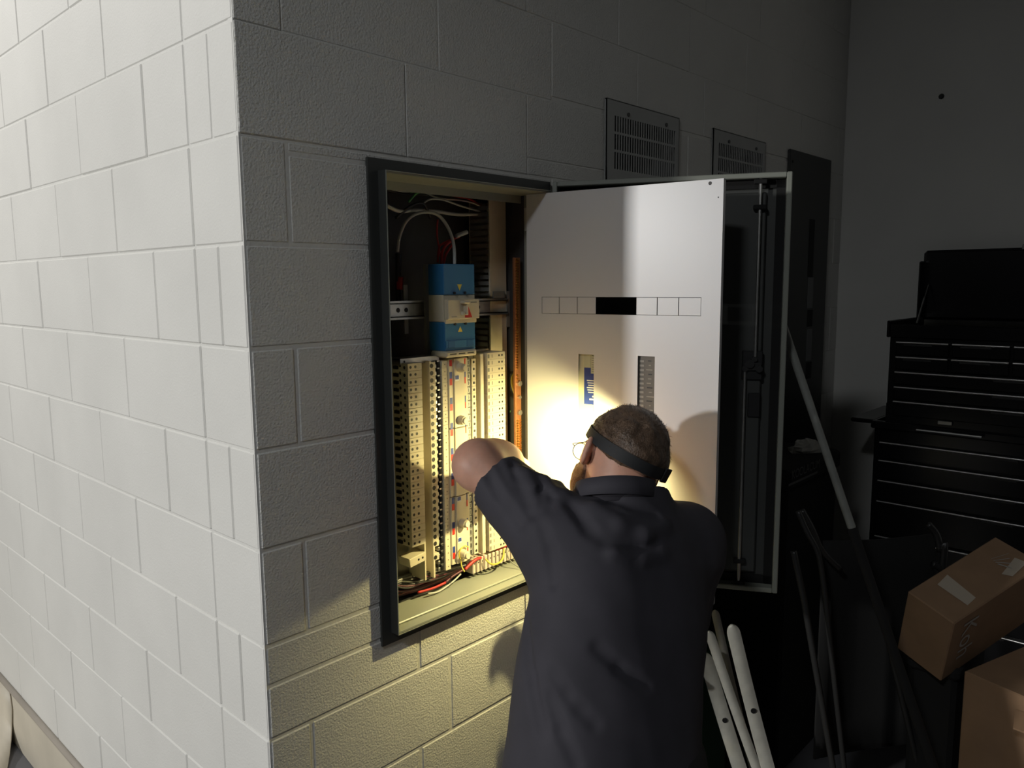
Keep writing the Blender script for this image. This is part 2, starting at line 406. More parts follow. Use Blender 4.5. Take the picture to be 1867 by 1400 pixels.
for a, b in ((0.047, 0.101), (0.101, 0.155), (0.155, 0.2097), (0.321, 0.377), (0.377, 0.432), (0.432, 0.488)):
    m = MB(); m.bbox((a+0.0009, -0.0014, 1.6419), (b-0.0009, 0.0006, 1.6841), 0.0004, 0, efr); m.build('blank_plate', M_ESC, esc)
# cards behind the tall slots
m = MB(); m.box((0.1515, -0.009, 1.02), (0.2125, -0.007, 1.545), 0, efr)
m.box((0.1725, -0.0069, 1.405), (0.2085, -0.0062, 1.502), 1, efr)
m.box((0.1725, -0.0068, 1.502), (0.1915, -0.0058, 1.54), 2, efr); m.box((0.1925, -0.0068, 1.487), (0.2095, -0.0056, 1.54), 2, efr)
for k in range(6): m.box((0.1805+0.002*(k % 3), -0.0062, 1.467-0.0062*k), (0.2075, -0.0060, 1.4696-0.0062*k), 3, efr)
m.box((0.1965, -0.0062, 1.425), (0.2075, -0.0060, 1.429), 3, efr); m.box((0.1885, -0.0062, 1.417), (0.2075, -0.0060, 1.421), 3, efr)
for k in range(8): m.box((0.1950, -0.0056, 1.492+0.0058*k), (0.2065, -0.0054, 1.4935+0.0058*k), 4, efr)
m.build('label_card', [M_PAPERC, M_NAVY, mat('pale_green_label', (0.5, 0.52, 0.38), 0.6), M_WHITEP, M_GREYP], esc)
m = MB(); m.box((0.3217, -0.009, 1.02), (0.3797, -0.007, 1.545), 0, efr)
for k in range(42):
    z = 1.530-0.0112*k
    m.box((0.3292, -0.0070, z-0.0062), (0.3412, -0.0064, z-0.0012), 1, efr)
    w_ = rnd.uniform(0.0, 0.018)
    m.box((0.3457+w_*0.6, -0.0070, z-0.0035), (0.3717-rnd.uniform(0, 0.012), -0.0064, z-0.001), 1 if k % 3 else 2, efr)
m.build('schedule_card', [M_PAPERD, M_PAPERL, M_BLACK], esc)
m = MB()
for z in (1.02, 1.86): m.cyl(efr(-0.004, -0.004, z), efr(-0.004, -0.004, z+0.06), 0.006, seg=8)
m.build('hinge', M_STEEL, esc, smooth=True, autosmooth=40)

# outer door
HD = np.array([0.884, -0.014]); da = R(-62.9)
def dfr(r, off, z): return (HD[0]+r*math.cos(da)+off*math.sin(da), HD[1]+r*math.sin(da)-off*math.cos(da), z)
WD, ZD0, ZD1 = 0.603, 0.908, 1.988
m = MB()
m.box((0, -0.040, ZD0), (WD, -0.037, ZD1), 1, dfr)
m.bbox((WD-0.013, -0.040, ZD0), (WD, 0.0, ZD1), 0.002, 0, dfr); m.bbox((0, -0.040, ZD0), (0.013, 0.0, ZD1), 0.002, 0, dfr)
m.bbox((0.013, -0.040, ZD1-0.013), (WD-0.013, 0.0, ZD1), 0.002, 0, dfr); m.bbox((0.013, -0.040, ZD0), (WD-0.013, 0.0, ZD0+0.013), 0.002, 0, dfr)
door = m.build('door', [M_ENC, M_ENCD], enc)
door['label'] = 'dark grey outer door with rubber seal and locking rods'
m = MB()
gw = 0.022
m.box((WD-0.013-gw, -0.037, ZD0+0.013), (WD-0.013, -0.030, ZD1-0.013), 0, dfr); m.box((0.013, -0.037, ZD0+0.013), (0.013+gw, -0.030, ZD1-0.013), 0, dfr)
m.box((0.013, -0.037, ZD1-0.013-gw), (WD-0.013, -0.030, ZD1-0.013), 0, dfr); m.box((0.013, -0.037, ZD0+0.013), (WD-0.013, -0.030, ZD0+0.013+gw), 0, dfr)
m.build('gasket', M_GASKET, door)
m = MB(); m.bbox((0.045, -0.037, ZD0+0.045), (WD-0.058, -0.022, ZD1-0.045), 0.003, 0, dfr); m.build('door_liner', M_ENCD, door)
ru, rl = 0.529, 0.505
m = MB(); m.cyl(dfr(ru, -0.012, 1.525), dfr(ru, -0.012, ZD1-0.006), 0.0042, seg=8); m.build('lock_rod', M_STEEL, door, smooth=True, autosmooth=40)
m = MB(); m.cyl(dfr(rl, -0.012, ZD0+0.004), dfr(rl, -0.012, 1.50), 0.0042, seg=8); m.build('lock_rod', M_STEEL, door, smooth=True, autosmooth=40)
for r_, z in ((ru, 1.905), (ru, 1.968), (rl, 0.985), (rl, 0.925)):
    m = MB(); m.bbox((r_-0.016, -0.022, z-0.006), (r_+0.016, -0.006, z+0.006), 0.002, 0, dfr); m.build('rod_guide', M_GASKET, door)
m = MB(); m.bbox((0.497, -0.024, 1.47), (0.548, -0.014, 1.545), 0.002, 0, dfr)
m.cyl(dfr(0.517, -0.014, 1.512), dfr(0.517, -0.002, 1.512), 0.011, seg=12, mi=1); m.cyl(dfr(0.540, -0.014, 1.499), dfr(0.540, -0.004, 1.499), 0.009, seg=10, mi=1)
m.cyl(dfr(0.528, -0.014, 1.524), dfr(0.528, -0.005, 1.524), 0.007, seg=10, mi=1); m.cyl(dfr(0.505, -0.014, 1.499), dfr(0.505, -0.006, 1.499), 0.008, seg=10, mi=1)
m.box((0.503, -0.012, 1.495), (0.545, -0.008, 1.515), 1, dfr)
m.build('latch', [M_BLACK, M_TUBE], door)
m = MB(); m.bbox((0.514, -0.022, 1.372), (0.545, -0.016, 1.435), 0.002, 0, dfr); m.build('handle_recess', M_BLACK, door)
for z in (1.05, 1.84):
    m = MB(); m.cyl(dfr(-0.003, -0.02, z-0.03), dfr(-0.003, -0.02, z+0.03), 0.007, seg=8); m.build('hinge', M_STEEL, door)

# wires in the box
def wire(pts, r, mt, name='wire', mi=None, seg=6):
    m = MB(); m.tube([ony(a, b, c) if abs(a) > 20 else (a, b, c) for a, b, c in pts], r, seg); return m.build(name, mt, enc, smooth=True)
wire([(725, 459, .15), (729, 430, .14), (742, 402, .13), (765, 388, .11), (795, 390, .10), (815, 412, .09), (827, 445, .085), (829, 484, .085)], .0042, M_WWHITE)
wire([(704, 343, .11), (735, 349, .13), (770, 350, .14), (800, 361, .15), (845, 366, .16), (872, 374, .16), (887, 386, .17)], .0022, M_WWHITE)
wire([(704, 346, .12), (740, 354, .14), (780, 356, .15), (830, 372, .16), (888, 390, .17)], .0022, M_WBLACK)
wire([(770, 372, .13), (785, 363, .13), (810, 365, .14), (845, 377, .15), (888, 388, .17)], .0026, M_WWHITE)
wire([(800, 352, .14), (830, 358, .15), (860, 364, .16), (878, 377, .17)], .0022, M_WRED)
wire([(806, 350, .14), (840, 358, .15), (866, 368, .16), (880, 380, .17)], .002, M_WRED)
wire([(704, 374, .12), (728, 385, .12), (760, 383, .13), (800, 386, .15), (835, 391, .16), (880, 390, .17)], .0048, M_WWHITE)
wire([(722, 397, .12), (750, 375, .12), (772, 372, .12), (785, 398, .13)], .0042, M_WBLACK)
wire([(804, 486, .14), (806, 462, .12), (812, 448, .11), (822, 440, .11)], .004, M_WRED)
wire([(808, 488, .14), (812, 466, .12), (820, 452, .11), (828, 443, .11)], .0035, M_WRED)
wire([(798, 478, .14), (800, 455, .12), (806, 445, .12), (838, 431, .11)], .003, M_WRED)
wire([(832, 430, .10), (851, 423, .10)], .0062, M_WWHITE, 'cable_sleeve')
wire([(798, 400, .13), (797, 430, .14), (804, 470, .14)], .0025, M_WRED)
wire([(748, 350, .12), (765, 347, .11), (778, 349, .12), (760, 352, .12), (745, 368, .12)], .003, M_WGRN)
wire([(726, 462, .16), (726, 520, .17), (727, 560, .17)], .008, M_WBLACK, 'cable_sleeve')
wire([(729, 505, .165), (729, 528, .165)], .009, M_WRED, 'cable_sleeve')
for k in range(7):   # dark bundle lying in the bottom
    o = k*0.9
    wire([(700, 1072+4*k, .10+.008*k), (735, 1078+o, .11), (775, 1066+o, .11), (815, 1048+o, .10), (850, 1034-o, .10), (880, 1018-o, .10)], .0036, [M_WMAR, M_WBLACK, M_WBLACK, M_WRED, M_IVORYD, M_WBLACK, M_WMAR][k])
for k in range(9):
    j_ = (k*37 % 11)-5
    wire([(712+6*k, 1070-2*k+j_, .085+.006*k), (745+5*k, 1072-4*k, .075), (790+4*k, 1058-3*k+j_, .08), (835+3*k, 1034-k+j_*.5, .09), (872, 1016+k*.6, .10)], .0026, [M_WBLACK, M_WMAR, M_WBLACK, M_IVORYD][k % 4])
for k in range(5):
    wire([(702, 1062+5*k, .10), (730, 1052+4*k, .10), (758, 1044+5*k, .11), (790, 1040+3*k, .13)], .0030, [M_IVORYD, M_WWHITE, M_IVORYD, M_WBLACK, M_WWHITE][k])
wire([(762, 1080, .07), (790, 1072, .07), (812, 1062, .07)], .0034, M_WRED)
wire([(848, 1038, .06), (860, 1026, .06), (872, 1018, .06), (886, 1016, .08)], .0042, M_WRED)
wire([(812, 1062, .07), (826, 1050, .07), (848, 1036, .065), (858, 1024, .065)], .0032, M_WMAR)
wire([(780, 1082, .06), (800, 1078, .06), (826, 1060, .07), (840, 1046, .07)], .0022, M_WWHITE)
wire([(885, 1019, .05), (895, 1028, .04), (908, 1027, .04), (917, 1017, .05), (919, 1000, .06)], .0026, M_WYEL)
wire([(928, 992, .06), (924, 1006, .05), (930, 1022, .04), (946, 1034, .02)], .0018, M_IVORYD)
wire([(903, 1002, .07), (915, 997, .07), (926, 991, .07)], .006, M_WRED)
wire([(897, 930, .12), (889, 940, .11), (881, 952, .10)], .006, mat('orange_insulation', (0.75, 0.16, 0.03), 0.4))
wire([(941, 675, .11), (934, 690, .09), (935, 705, .085), (942, 725, .09), (947, 745, .10)], .0042, M_WYEL)
wire([(930, 748, .12), (934, 760, .12), (940, 768, .11)], .0032, M_WGRN)
for k in range(6): wire([(929, 775+12*k, .13), (936, 778+11*k, .12), (943, 774+14*k, .11)], .0026, [M_WGRN, M_IVORYD, M_WWHITE][k % 3])
# bottom terminal strip
tb = None
for k in range(12):
    t = k/11; x = .650+.165*t
    m = MB(); m.bbox((x-.0055, .062, .952), (x+.0055, .105, .992), .002); m.disc((x, .0618, .98), (0, -1, 0), .0025, 6, 1); m.disc((x, .078, .9923), (0, 0, 1), .003, 6, 1)  # terminal openings are black discs, their shade put in as colour
    m.build('terminal_block', [mat('pink_white_plastic', (.60, .52, .46), .5) if tb is None else tb, M_BLACK], enc)
    tb = MATS['pink_white_plastic']

# ------------------------------------------------------------------ main isolator switch
sw = thing('isolator_switch', 'blue and ivory main isolator switch clipped to the steel rail', 'switch', (0.60, 0.10, 1.545))
sx0, sx1 = 0.547, 0.654
m = MB(); m.bbox((sx0, 0.050, 1.694), (sx1, 0.120, 1.770), .002); u = m.build('upper_shroud', M_BLUE, sw)
m = MB(); m.bbox((sx0, 0.050, 1.556), (sx1, 0.120, 1.628), .002); m.bbox((sx0+.003, 0.0475, 1.562), (sx1-.003, .0505, 1.582), .001); l = m.build('lower_shroud', M_BLUE, sw)
mat('deep_blue_plastic', (.025, .12, .30), .3)
for x in (.568, .632): m = MB(); m.bbox((x-.012, .0465, 1.564), (x+.012, .048, 1.580), .0008); m.build('shroud_window', MATS['deep_blue_plastic'], l)
m = MB(); m.bbox((sx0-.001, 0.052, 1.628), (sx1+.002, 0.121, 1.694), .002); m.bbox((sx0+.004, 0.040, 1.634), (sx1+.006, 0.054, 1.683), .0015)
m.bbox((sx0+.002, 0.046, 1.624), (sx1+.001, 0.056, 1.634), .001); m.build('body', M_IVORY, sw)
m = MB(); m.bbox((sx0-.004, 0.040, 1.540), (sx1-.004, 0.10, 1.556), .004)
for x in (.566, .596, .626): m.box((x-.011, .0395, 1.547), (x+.011, .0402, 1.5495), 1)
m.build('foot', [M_IVORY, M_BLACK], sw)
m = MB(); m.add([(.607, .0394, 1.6375), (.633, .0394, 1.6375), (.618, .0394, 1.669), (.611, .0394, 1.669)], [(0, 1, 2, 3)]); m.build('position_marker', M_RED, sw)
m = MB(); m.bbox((.603, .026, 1.644), (.608, .041, 1.676), .0015); m.bbox((.592, .024, 1.672), (.612, .041, 1.679), .002); m.bbox((.593, .030, 1.643), (.601, .041, 1.653), .002); m.build('toggle', M_IVORY, sw)
m = MB(); m.add([(.592, .0494, 1.720), (.608, .0494, 1.720), (.600, .0494, 1.704)], [(0, 2, 1)]); m.build('warning_mark', M_YELP, u)
m = MB(); m.add([(.592, .0494, 1.602), (.608, .0494, 1.602), (.600, .0494, 1.616)], [(0, 1, 2)]); m.build('warning_mark', M_YELP, l)
m = MB()
for x in (.581, .617):
    for z in (1.699, 1.622): m.cyl((x, .0455, z), (x, .052, z), .0032, seg=8)
m.build('terminal_screw', M_BLACK, sw)
m = MB(); m.box((.628, .0393, 1.674), (.650, .0396, 1.6765)); m.box((.562, .0393, 1.640), (.580, .0396, 1.6415)); m.build('maker_mark', M_GREYP, sw)

# ------------------------------------------------------------------ distribution chassis
ch = thing('busbar_chassis', 'ivory busbar chassis with rows of round terminal holes and red blue phase marks', 'busbar chassis', (0.59, 0.12, 0.985))
m = MB(); m.box((0.425, .118, .985), (.772, .122, 1.545)); m.box((.425, .075, 1.541), (.56, .122, 1.545)); m.box((.425, .075, 1.53), (.427, .122, 1.545)); m.box((.425, .073, 1.530), (.548, .075, 1.545)); m.box((.471, .10, .985), (.507, .118, 1.535))
m.disc((.437, .0725, 1.538), (0, -1, 0), .003, 8, 1)  # fixing hole as a flat disc, shade painted black
m.build('base_pan', [M_STEEL, M_BLACK], ch)
P = 0.018
def column(name, fn, z_top, count, mats, skip=()):
    base = None
    for k in range(count):
        if k in skip: continue
        z = z_top-P*(k+.5)
        if base is None:
            m = MB(); fn(m, z); base = m.build(name, mats, ch); zb_ = z
        else: put(name, base.data, ch, WL[base.name]+Vector((0, 0, z-zb_)))
def colA(m, z):
    m.bbox((.428, .050, z-.0089), (.472, .112, z+.0089), .0008)
    for x in (.4365, .4515): m.disc((x, .0497, z), (0, -1, 0), .0037, 8, 1)  # no recess: black discs paint the shade inside the terminal holes
    for y in (.062, .078, .094): m.disc((.4277, y, z+(.003 if y == .078 else -.001)), (-1, 0, 0), .0042, 8, 1)
    m.box((.424, .084, z-.006), (.428, .100, z+.002), 1)
column('terminal_module', colA, 1.535, 26, [M_IVORY, M_BLACK], skip=(25,))
m = MB(); m.bbox((.418, .048, 1.040), (.470, .090, 1.062), .001)
for x in (.446, .459): m.disc((x, .0477, 1.051), (0, -1, 0), .0031, 8, 1)  # same black discs for the shaded depth of the holes
o = m.build('terminal_module', [M_IVORY, M_BLACK], ch); o.rotation_euler = (0, R(-7), 0)
m = MB(); m.box((.469, .052, .99), (.473, .112, 1.09)); m.build('column_edge', M_IVORY, ch)
def colC(m, z):
    m.bbox((.505, .060, z-.0089), (.524, .115, z+.0089), .0006); m.disc((.5095, .0577, z), (0, -1, 0), .0058, 10, 1); m.disc((.5048, .068, z), (-1, 0, 0), .005, 8, 1)  # hole depth painted as black discs
column('terminal_module', colC, 1.532, 30, [M_IVORY, M_BLACK], skip=(26, 28, 29))
m = MB(); m.box((.503, .058, .985), (.508, .11, 1.535)); m.build('column_edge', M_IVORY, ch)
def colD(m, z):
    m.bbox((.526, .066, z-.0080), (.533, .11, z+.0012), .001, 0); m.box((.526, .068, z+.0012), (.533, .11, z+.0100), 1)
    m.bbox((.5345, .062, z-.0072), (.5420, .110, z+.0072), .003, 1); m.box((.534, .064, z+.0072), (.5425, .11, z+.0108), 0)
column('screw_clamp', colD, 1.532, 30, [M_STEEL, M_BLACK])
def colE(m, z):
    m.bbox((.544, .058, z-.0089), (.562, .115, z+.0089), .0005); m.disc((.553, .0577, z), (0, -1, 0), .0019, 6, 1)  # clip hole is a flat brown disc, its shade painted in
column('cover_clip', colE, 1.532, 30, [M_IVORY, mat('hole_shade_brown', (.16, .13, .08), .7)])
# centre cover in three lengths
for a, b in ((1.002, 1.18), (1.182, 1.358), (1.36, 1.535)):
    m = MB(); m.bbox((.562, .054, a), (.628, .110, b), .0015); m.bbox((.5775, .050, a), (.6125, .056, b), .001); m.build('centre_cover', M_IVORY, ch)
m = MB(); k = 0; z = 1.533
pat = [('r', .0155), ('w', .0150), ('b', .0165), ('r', .0165), ('w', .0165)]
while z > 1.012:
    c, h = pat[0] if k == 0 else pat[1+((k-1) % 4)]
    if k > 0 and c == 'w' and ((k-1) % 4) == 3: h = .0165
    if c != 'w':
        mi = 0 if c == 'r' else 1
        m.box((.5650, .0534, max(z-h, 1.006)), (.5735, .0542, z), mi)
        m.box((.6165, .0534, max(z-h, 1.006)), (.6200, .0542, z), mi)
    z -= h; k += 1
    if k > 1 and ((k-1) % 4) == 3: pass
m.build('phase_marking', [M_RED, M_NAVY], ch)
for z in (1.512, 1.378, 1.245, 1.109, 1.025):
    m = MB(); m.cyl((.5965, .050, z), (.5965, .034, z), .0125, .0105, 16); m.cyl((.5965, .034, z), (.5965, .029, z), .0085, .0075, 16); m.build('cover_knob', M_IVORY, ch, smooth=True, autosmooth=40)
for z in (1.486, 1.300, 1.173, 1.064):
    m = MB(); m.box((.5790, .0492, z-.007), (.5935, .0499, z+.0075), 0); m.box((.5805, .0489, z-.003), (.5920, .0497, z+.0065), 1); m.build('maker_badge', [M_WHITEP, M_NAVY], ch)
def colG(m, z):
    m.bbox((.630, .062, z-.0089), (.646, .112, z+.0089), .0006, 0); m.bbox((.6345, .0615, z-.0066), (.6415, .063, z+.0066), .0005, 1); m.box((.6370, .0610, z-.0050), (.6388, .0616, z+.0050), 2)
column('screw_clamp', colG, 1.53, 29, [M_IVORYD, M_STEEL, M_BLACK])
def colG2(m, z):
    m.bbox((.646, .058, z-.0089), (.661, .112, z+.0089), .0005); m.disc((.6535, .0577, z), (0, -1, 0), .0038, 8, 1)  # black disc paints the shaded inside of the hole
column('terminal_module', colG2, 1.53, 29, [M_IVORY, M_BLACK])
m = MB(); m.bbox((.661, .085, 1.0), (.680, .115, 1.54), .001); m.build('side_channel', M_IVORYD, ch)
m = MB(); m.bbox((.680, .060, 1.0), (.692, .115, 1.54), .001); m.build('column_edge', M_IVORY, ch)
def colI(m, z):
    m.bbox((.702, .056, z-.0089), (.770, .115, z+.0089), .0007)
    m.box((.7035, .0556, z-.005), (.7095, .0563, z+.005), 2); m.box((.7190, .0556, z-.0045), (.7205, .0563, z+.0045), 1)
    for x in (.7460, .7575): m.disc((x, .0557, z), (0, -1, 0), .0031, 8, 1)  # paired holes drawn flat, their shade painted black
column('terminal_module', colI, 1.541, 30, [M_IVORY, M_BLACK, M_IVORYD], skip=())
# yellow loop on the last knob
m = MB(); m.tube([(.5965+.019*math.cos(a), .044, 1.028+.019*math.sin(a)) for a in np.linspace(R(40), R(230), 9)] + [(.582, .04, .998), (.583, .03, .985)], .0018, 6); m.build('loop_wire', M_WYEL, ch, smooth=True)

# ------------------------------------------------------------------ earth bar
eb = thing('earth_bar', 'vertical copper earth bar with rows of brass screws beside the busbar chassis', 'earth bar', (.827, .066, 1.15))
m = MB(); m.bbox((.8145, .060, 1.15), (.838, .068, 1.79), .001); m.build('bar', M_COPPER, eb)
sm = None
for k in range(44):
    z = 1.785-.0072*k if k < 42 else 1.47-.01*(k-42)
    for x in (.8205,):
        if sm is None: m = MB(); m.cyl((x, .06, z), (x, .0535, z), .0031, .0026, 8); sm = m.build('screw', M_BRASS, eb)
        else: put('screw', sm.data, eb, (x, (.06+.0535)/2, z))
for k in range(26):
    for x in (.8195, .830):
        z = 1.345-.0072*k; put('screw', sm.data, eb, (x, (.06+.0535)/2, z))
for z, r_ in ((1.448, .008), (1.41, .005), (1.367, .008)):
    m = MB(); m.cyl((.826, .06, z), (.826, .052, z), r_, seg=6); m.build('bolt', M_STEEL, eb)

# ------------------------------------------------------------------ vents and black panel on the wall
def vent(x0, x1, z1, label):
    z0 = 1.84; t = thing('vent_plate', label, 'vent plate', ((x0+x1)/2, 0, z0), 'vent plates in a row on the wall')
    n = 26; sx0_, sx1_ = x0+.036, x1-.022; zr = [(z1-.088, z1-.044), (z1-.139, z1-.095), (z1-.194, z1-.146)]
    rows = []
    m = MB()
    # plate as frame plus bars between the slots
    ya, yb = -.008, -.004
    zt, zb2 = zr[0][1], zr[-1][0]
    m.box((x0, ya, zt), (x1, yb, z1)); m.box((x0, ya, z0), (x1, yb, zb2)); m.box((x0, ya, zb2), (sx0_, yb, zt)); m.box((sx1_, ya, zb2), (x1, yb, zt))
    for (a, b), (c, d) in zip(zr[:-1], zr[1:]): m.box((sx0_, ya, d), (sx1_, yb, a))
    m.build('plate', M_VENT, t)
    m = MB(); dx0, dx1, dz0, dz1, dy = x0+.027, x1-.013, z1-.201, z1-.036, .24        # sheet-metal duct behind the slots
    m.box((dx0, -.004, dz0), (dx0+.001, dy, dz1)); m.box((dx1-.001, -.004, dz0), (dx1, dy, dz1)); m.box((dx0, -.004, dz0), (dx1, dy, dz0+.001)); m.box((dx0, -.004, dz1-.001), (dx1, dy, dz1)); m.box((dx0, dy-.001, dz0), (dx1, dy, dz1)); m.build('duct', M_VENT, t)
    m = MB(); m.box((x0, -.008, z0), (x0+.003, .001, z1)); m.box((x1-.003, -.008, z0), (x1, .001, z1)); m.box((x0, -.008, z1-.003), (x1, .001, z1)); m.build('rim', M_VENT, t)
    pw = (sx1_-sx0_)/n; bar = {}
    for i in range(n+1):
        xc = sx0_+pw*i
        for j, (a, b) in enumerate(zr):
            if j not in bar: mb = MB(); mb.box((xc-pw*.22, ya+.0004, a-.001), (xc+pw*.22, ya+.0014, b+.001)); bar[j] = (mb.build('slat', M_VENT, t), xc)
            else: o_, x_ = bar[j]; put('slat', o_.data, t, WL[o_.name]+Vector((xc-x_, 0, 0)))
    for xs_ in (.27, .8):
        m = MB(); m.cyl((x0+(x1-x0)*xs_, -.011, z1-.032), (x0+(x1-x0)*xs_, -.004, z1-.032), .006, seg=8); m.build('screw', M_ENCD, t)
vent(1.136, 1.531, 2.245, 'grey slotted vent plate on the wall next to the open switchboard')
vent(1.757, 2.161, 2.245, 'grey slotted vent plate between another vent plate and the tall black panel')
bp = thing('breaker_panel', 'tall black breaker panel on the wall near the room corner', 'breaker panel', (2.59, 0, .45))
m = MB(); m.bbox((2.375, -.013, .45), (2.805, -.0012, 2.248), .003); m.build('cover', M_PANELB, bp)
for i, (a, b, mt) in enumerate(((400, 505, M_GASKET), (506, 562, M_GREYP), (565, 595, M_GASKET), (600, 657, M_GREYP), (660, 690, M_GASKET))):
    p0 = ony(1481-(a-400)*.024, a, -.012); p1 = ony(1481-(a-400)*.024, b, -.012)
    m = MB(); m.bbox((p0[0]-.03, -.0145, p1[2]), (p0[0]+.025, -.0115, p0[2]), .001); m.build('breaker_slot' if mt is M_GASKET else 'blank_plate', mt, bp)
m = MB(); m.cyl((2.40, -.0125, 2.20), (2.40, -.016, 2.20), .006, seg=8); m.build('screw', M_TUBE, bp)
m = MB(); m.cyl((2.985, -.391, 2.487), (2.975, -.391, 2.487), .012, .008, 8); o = m.build('wall_plug', M_BLACK); tag(o, 'small dark plug stuck in the bare far wall', 'wall plug')

# ------------------------------------------------------------------ the electrician
def smin(a, b, k):
    h = np.maximum(k-np.abs(a-b), 0)/k
    return np.minimum(a, b)-h*h*k*.25
class Field:
    def __init__(s, lo, hi, res):
        s.lo = np.array(lo, float); s.res = res; s.n = np.ceil((np.array(hi)-s.lo)/res).astype(int)+1
        s.D = np.full(s.n, .25, np.float32)
        s.ax = [(s.lo[i]+res*np.arange(s.n[i])).astype(np.float32) for i in range(3)]
    def sub(s, lo, hi):
        a = np.clip(np.floor((np.array(lo)-s.lo)/s.res).astype(int), 0, s.n); b = np.clip(np.ceil((np.array(hi)-s.lo)/s.res).astype(int)+1, 0, s.n)
        sl = tuple(slice(i, j) for i, j in zip(a, b))
        g = np.stack(np.meshgrid(*[s.ax[i][a[i]:b[i]] for i in range(3)], indexing='ij'), -1)
        return sl, g
    def op(s, lo, hi, fn, k=.02, mode='u'):
        sl, g = s.sub(np.array(lo)-k-.03, np.array(hi)+k+.03)
        if g.size == 0: return
        d = fn(g).astype(np.float32); D = s.D[sl]
        if mode == 'u': s.D[sl] = smin(D, d, k)
        elif mode == 's': s.D[sl] = -smin(-D, d, k)
        elif mode == 'i': s.D[sl] = np.maximum(D, d)
    def cap(s, a, b, ra, rb, k=.02, mode='u'):
        a = np.array(a, float); b = np.array(b, float); rm = max(ra, rb)
        def fn(g):
            ba = b-a; h = np.clip(((g-a)@ba)/(ba@ba), 0, 1)
            return np.linalg.norm(g-a-h[..., None]*ba, axis=-1)-(ra+(rb-ra)*h)
        s.op(np.minimum(a, b)-rm, np.maximum(a, b)+rm, fn, k, mode)
    def ell(s, c, rot, rad, k=.02, mode='u'):
        c = np.array(c, float); rad = np.array(rad, float); rm = rad.max()
        def fn(g):
            q = (g-c)@rot
            k0 = np.linalg.norm(q/rad, axis=-1); k1 = np.linalg.norm(q/(rad*rad), axis=-1)+1e-9
            return k0*(k0-1)/k1
        s.op(c-rm, c+rm, fn, k, mode)
    def mesh(s, smooth=2):
        D = s.D; ins = D < 0; n = np.array(D.shape)
        c = np.zeros(n-1, np.int8)
        corners = [(i, j, k) for i in (0, 1) for j in (0, 1) for k in (0, 1)]
        def sh(A, o): return A[o[0]:A.shape[0]-1+o[0], o[1]:A.shape[1]-1+o[1], o[2]:A.shape[2]-1+o[2]]
        for o in corners: c += sh(ins, o)
        act = np.argwhere((c > 0) & (c < 8)); idx = np.full(n-1, -1, np.int64); idx[tuple(act.T)] = np.arange(len(act))
        vals = {o: D[act[:, 0]+o[0], act[:, 1]+o[1], act[:, 2]+o[2]] for o in corners}
        acc = np.zeros((len(act), 3)); cnt = np.zeros(len(act))
        for o in corners:
            for ax in range(3):
                if o[ax]: continue
                o2 = list(o); o2[ax] = 1; o2 = tuple(o2); a = vals[o]; b = vals[o2]; cr = (a < 0) != (b < 0)
                t = np.where(cr, a/np.where(cr, a-b, 1), 0); p = np.zeros((len(act), 3)); p[:] = o; p[:, ax] += t
                acc += p*cr[:, None]; cnt += cr
        V = s.lo+(act+acc/cnt[:, None])*s.res; F = []
        for ax in range(3):
            a1, a2 = (ax+1) % 3, (ax+2) % 3
            lo_ = [slice(None)]*3; hi_ = [slice(None)]*3; lo_[ax] = slice(0, -1); hi_[ax] = slice(1, None)
            e = np.argwhere(ins[tuple(lo_)] != ins[tuple(hi_)])
            e = e[(e[:, a1] > 0) & (e[:, a2] > 0) & (e[:, a1] < n[a1]-1) & (e[:, a2] < n[a2]-1)]
            q = []
            for d1, d2 in ((1, 1), (0, 1), (0, 0), (1, 0)):
                t = e.copy(); t[:, a1] -= d1; t[:, a2] -= d2; q.append(idx[tuple(t.T)])
            q = np.stack(q, 1); fl = ins[tuple(e.T)]
            q[~fl] = q[~fl][:, ::-1]; F.append(q)
        F = np.concatenate(F)
        for _ in range(smooth):
            A = np.zeros_like(V); C_ = np.zeros(len(V))
            for i in range(4):
                np.add.at(A, F[:, i], V[F[:, (i+1) % 4]]); np.add.at(C_, F[:, i], 1)
            V = .5*V+.5*A/C_[:, None]
        return V, F
def field_obj(name, V, F, mt, parent, origin=None):
    V = np.asarray(V); origin = V.mean(0) if origin is None else np.array(origin, float)
    me = bpy.data.meshes.new(name); me.from_pydata((V-origin).tolist(), [], F.tolist()); me.materials.append(mt)
    me.polygons.foreach_set('use_smooth', [True]*len(me.polygons)); me.update()
    return put(name, me, parent, origin)
def rotz(a): return np.array([[math.cos(a), -math.sin(a), 0], [math.sin(a), math.cos(a), 0], [0, 0, 1]])

HIP = np.array([.425, -.570, .80]); NECK = np.array([.590, -.462, 1.275])
faz = R(70); FW = np.array([math.cos(faz), math.sin(faz), 0]); RT = np.array([math.sin(faz), -math.cos(faz), 0])
SHL = np.array([.440, -.395, 1.215]); SHR = np.array([.746, -.520, 1.160])
ELL = dep(874, 850, 1.71); WRL = dep(943, 856, 1.92)
ELR = np.array([.760, -.500, .935]); WRR = np.array([.775, -.285, 1.06])
HC = dep(1126, 843, 1.72)
haz, hroll, hpit = R(66), R(26), R(-4)
hy = np.array([math.cos(haz)*math.cos(hpit), math.sin(haz)*math.cos(hpit), math.sin(hpit)])
hx0 = np.array([math.sin(haz), -math.cos(haz), 0]); hz0 = np.cross(hx0, hy)
hx = hx0*math.cos(hroll)-hz0*math.sin(hroll); hz = hz0*math.cos(hroll)+hx0*math.sin(hroll)
HR = np.stack([hx, hy, hz], 1)       # columns: right, forward, up of the head
def hp(x, y, z): return HC+HR@np.array([x, y, z])

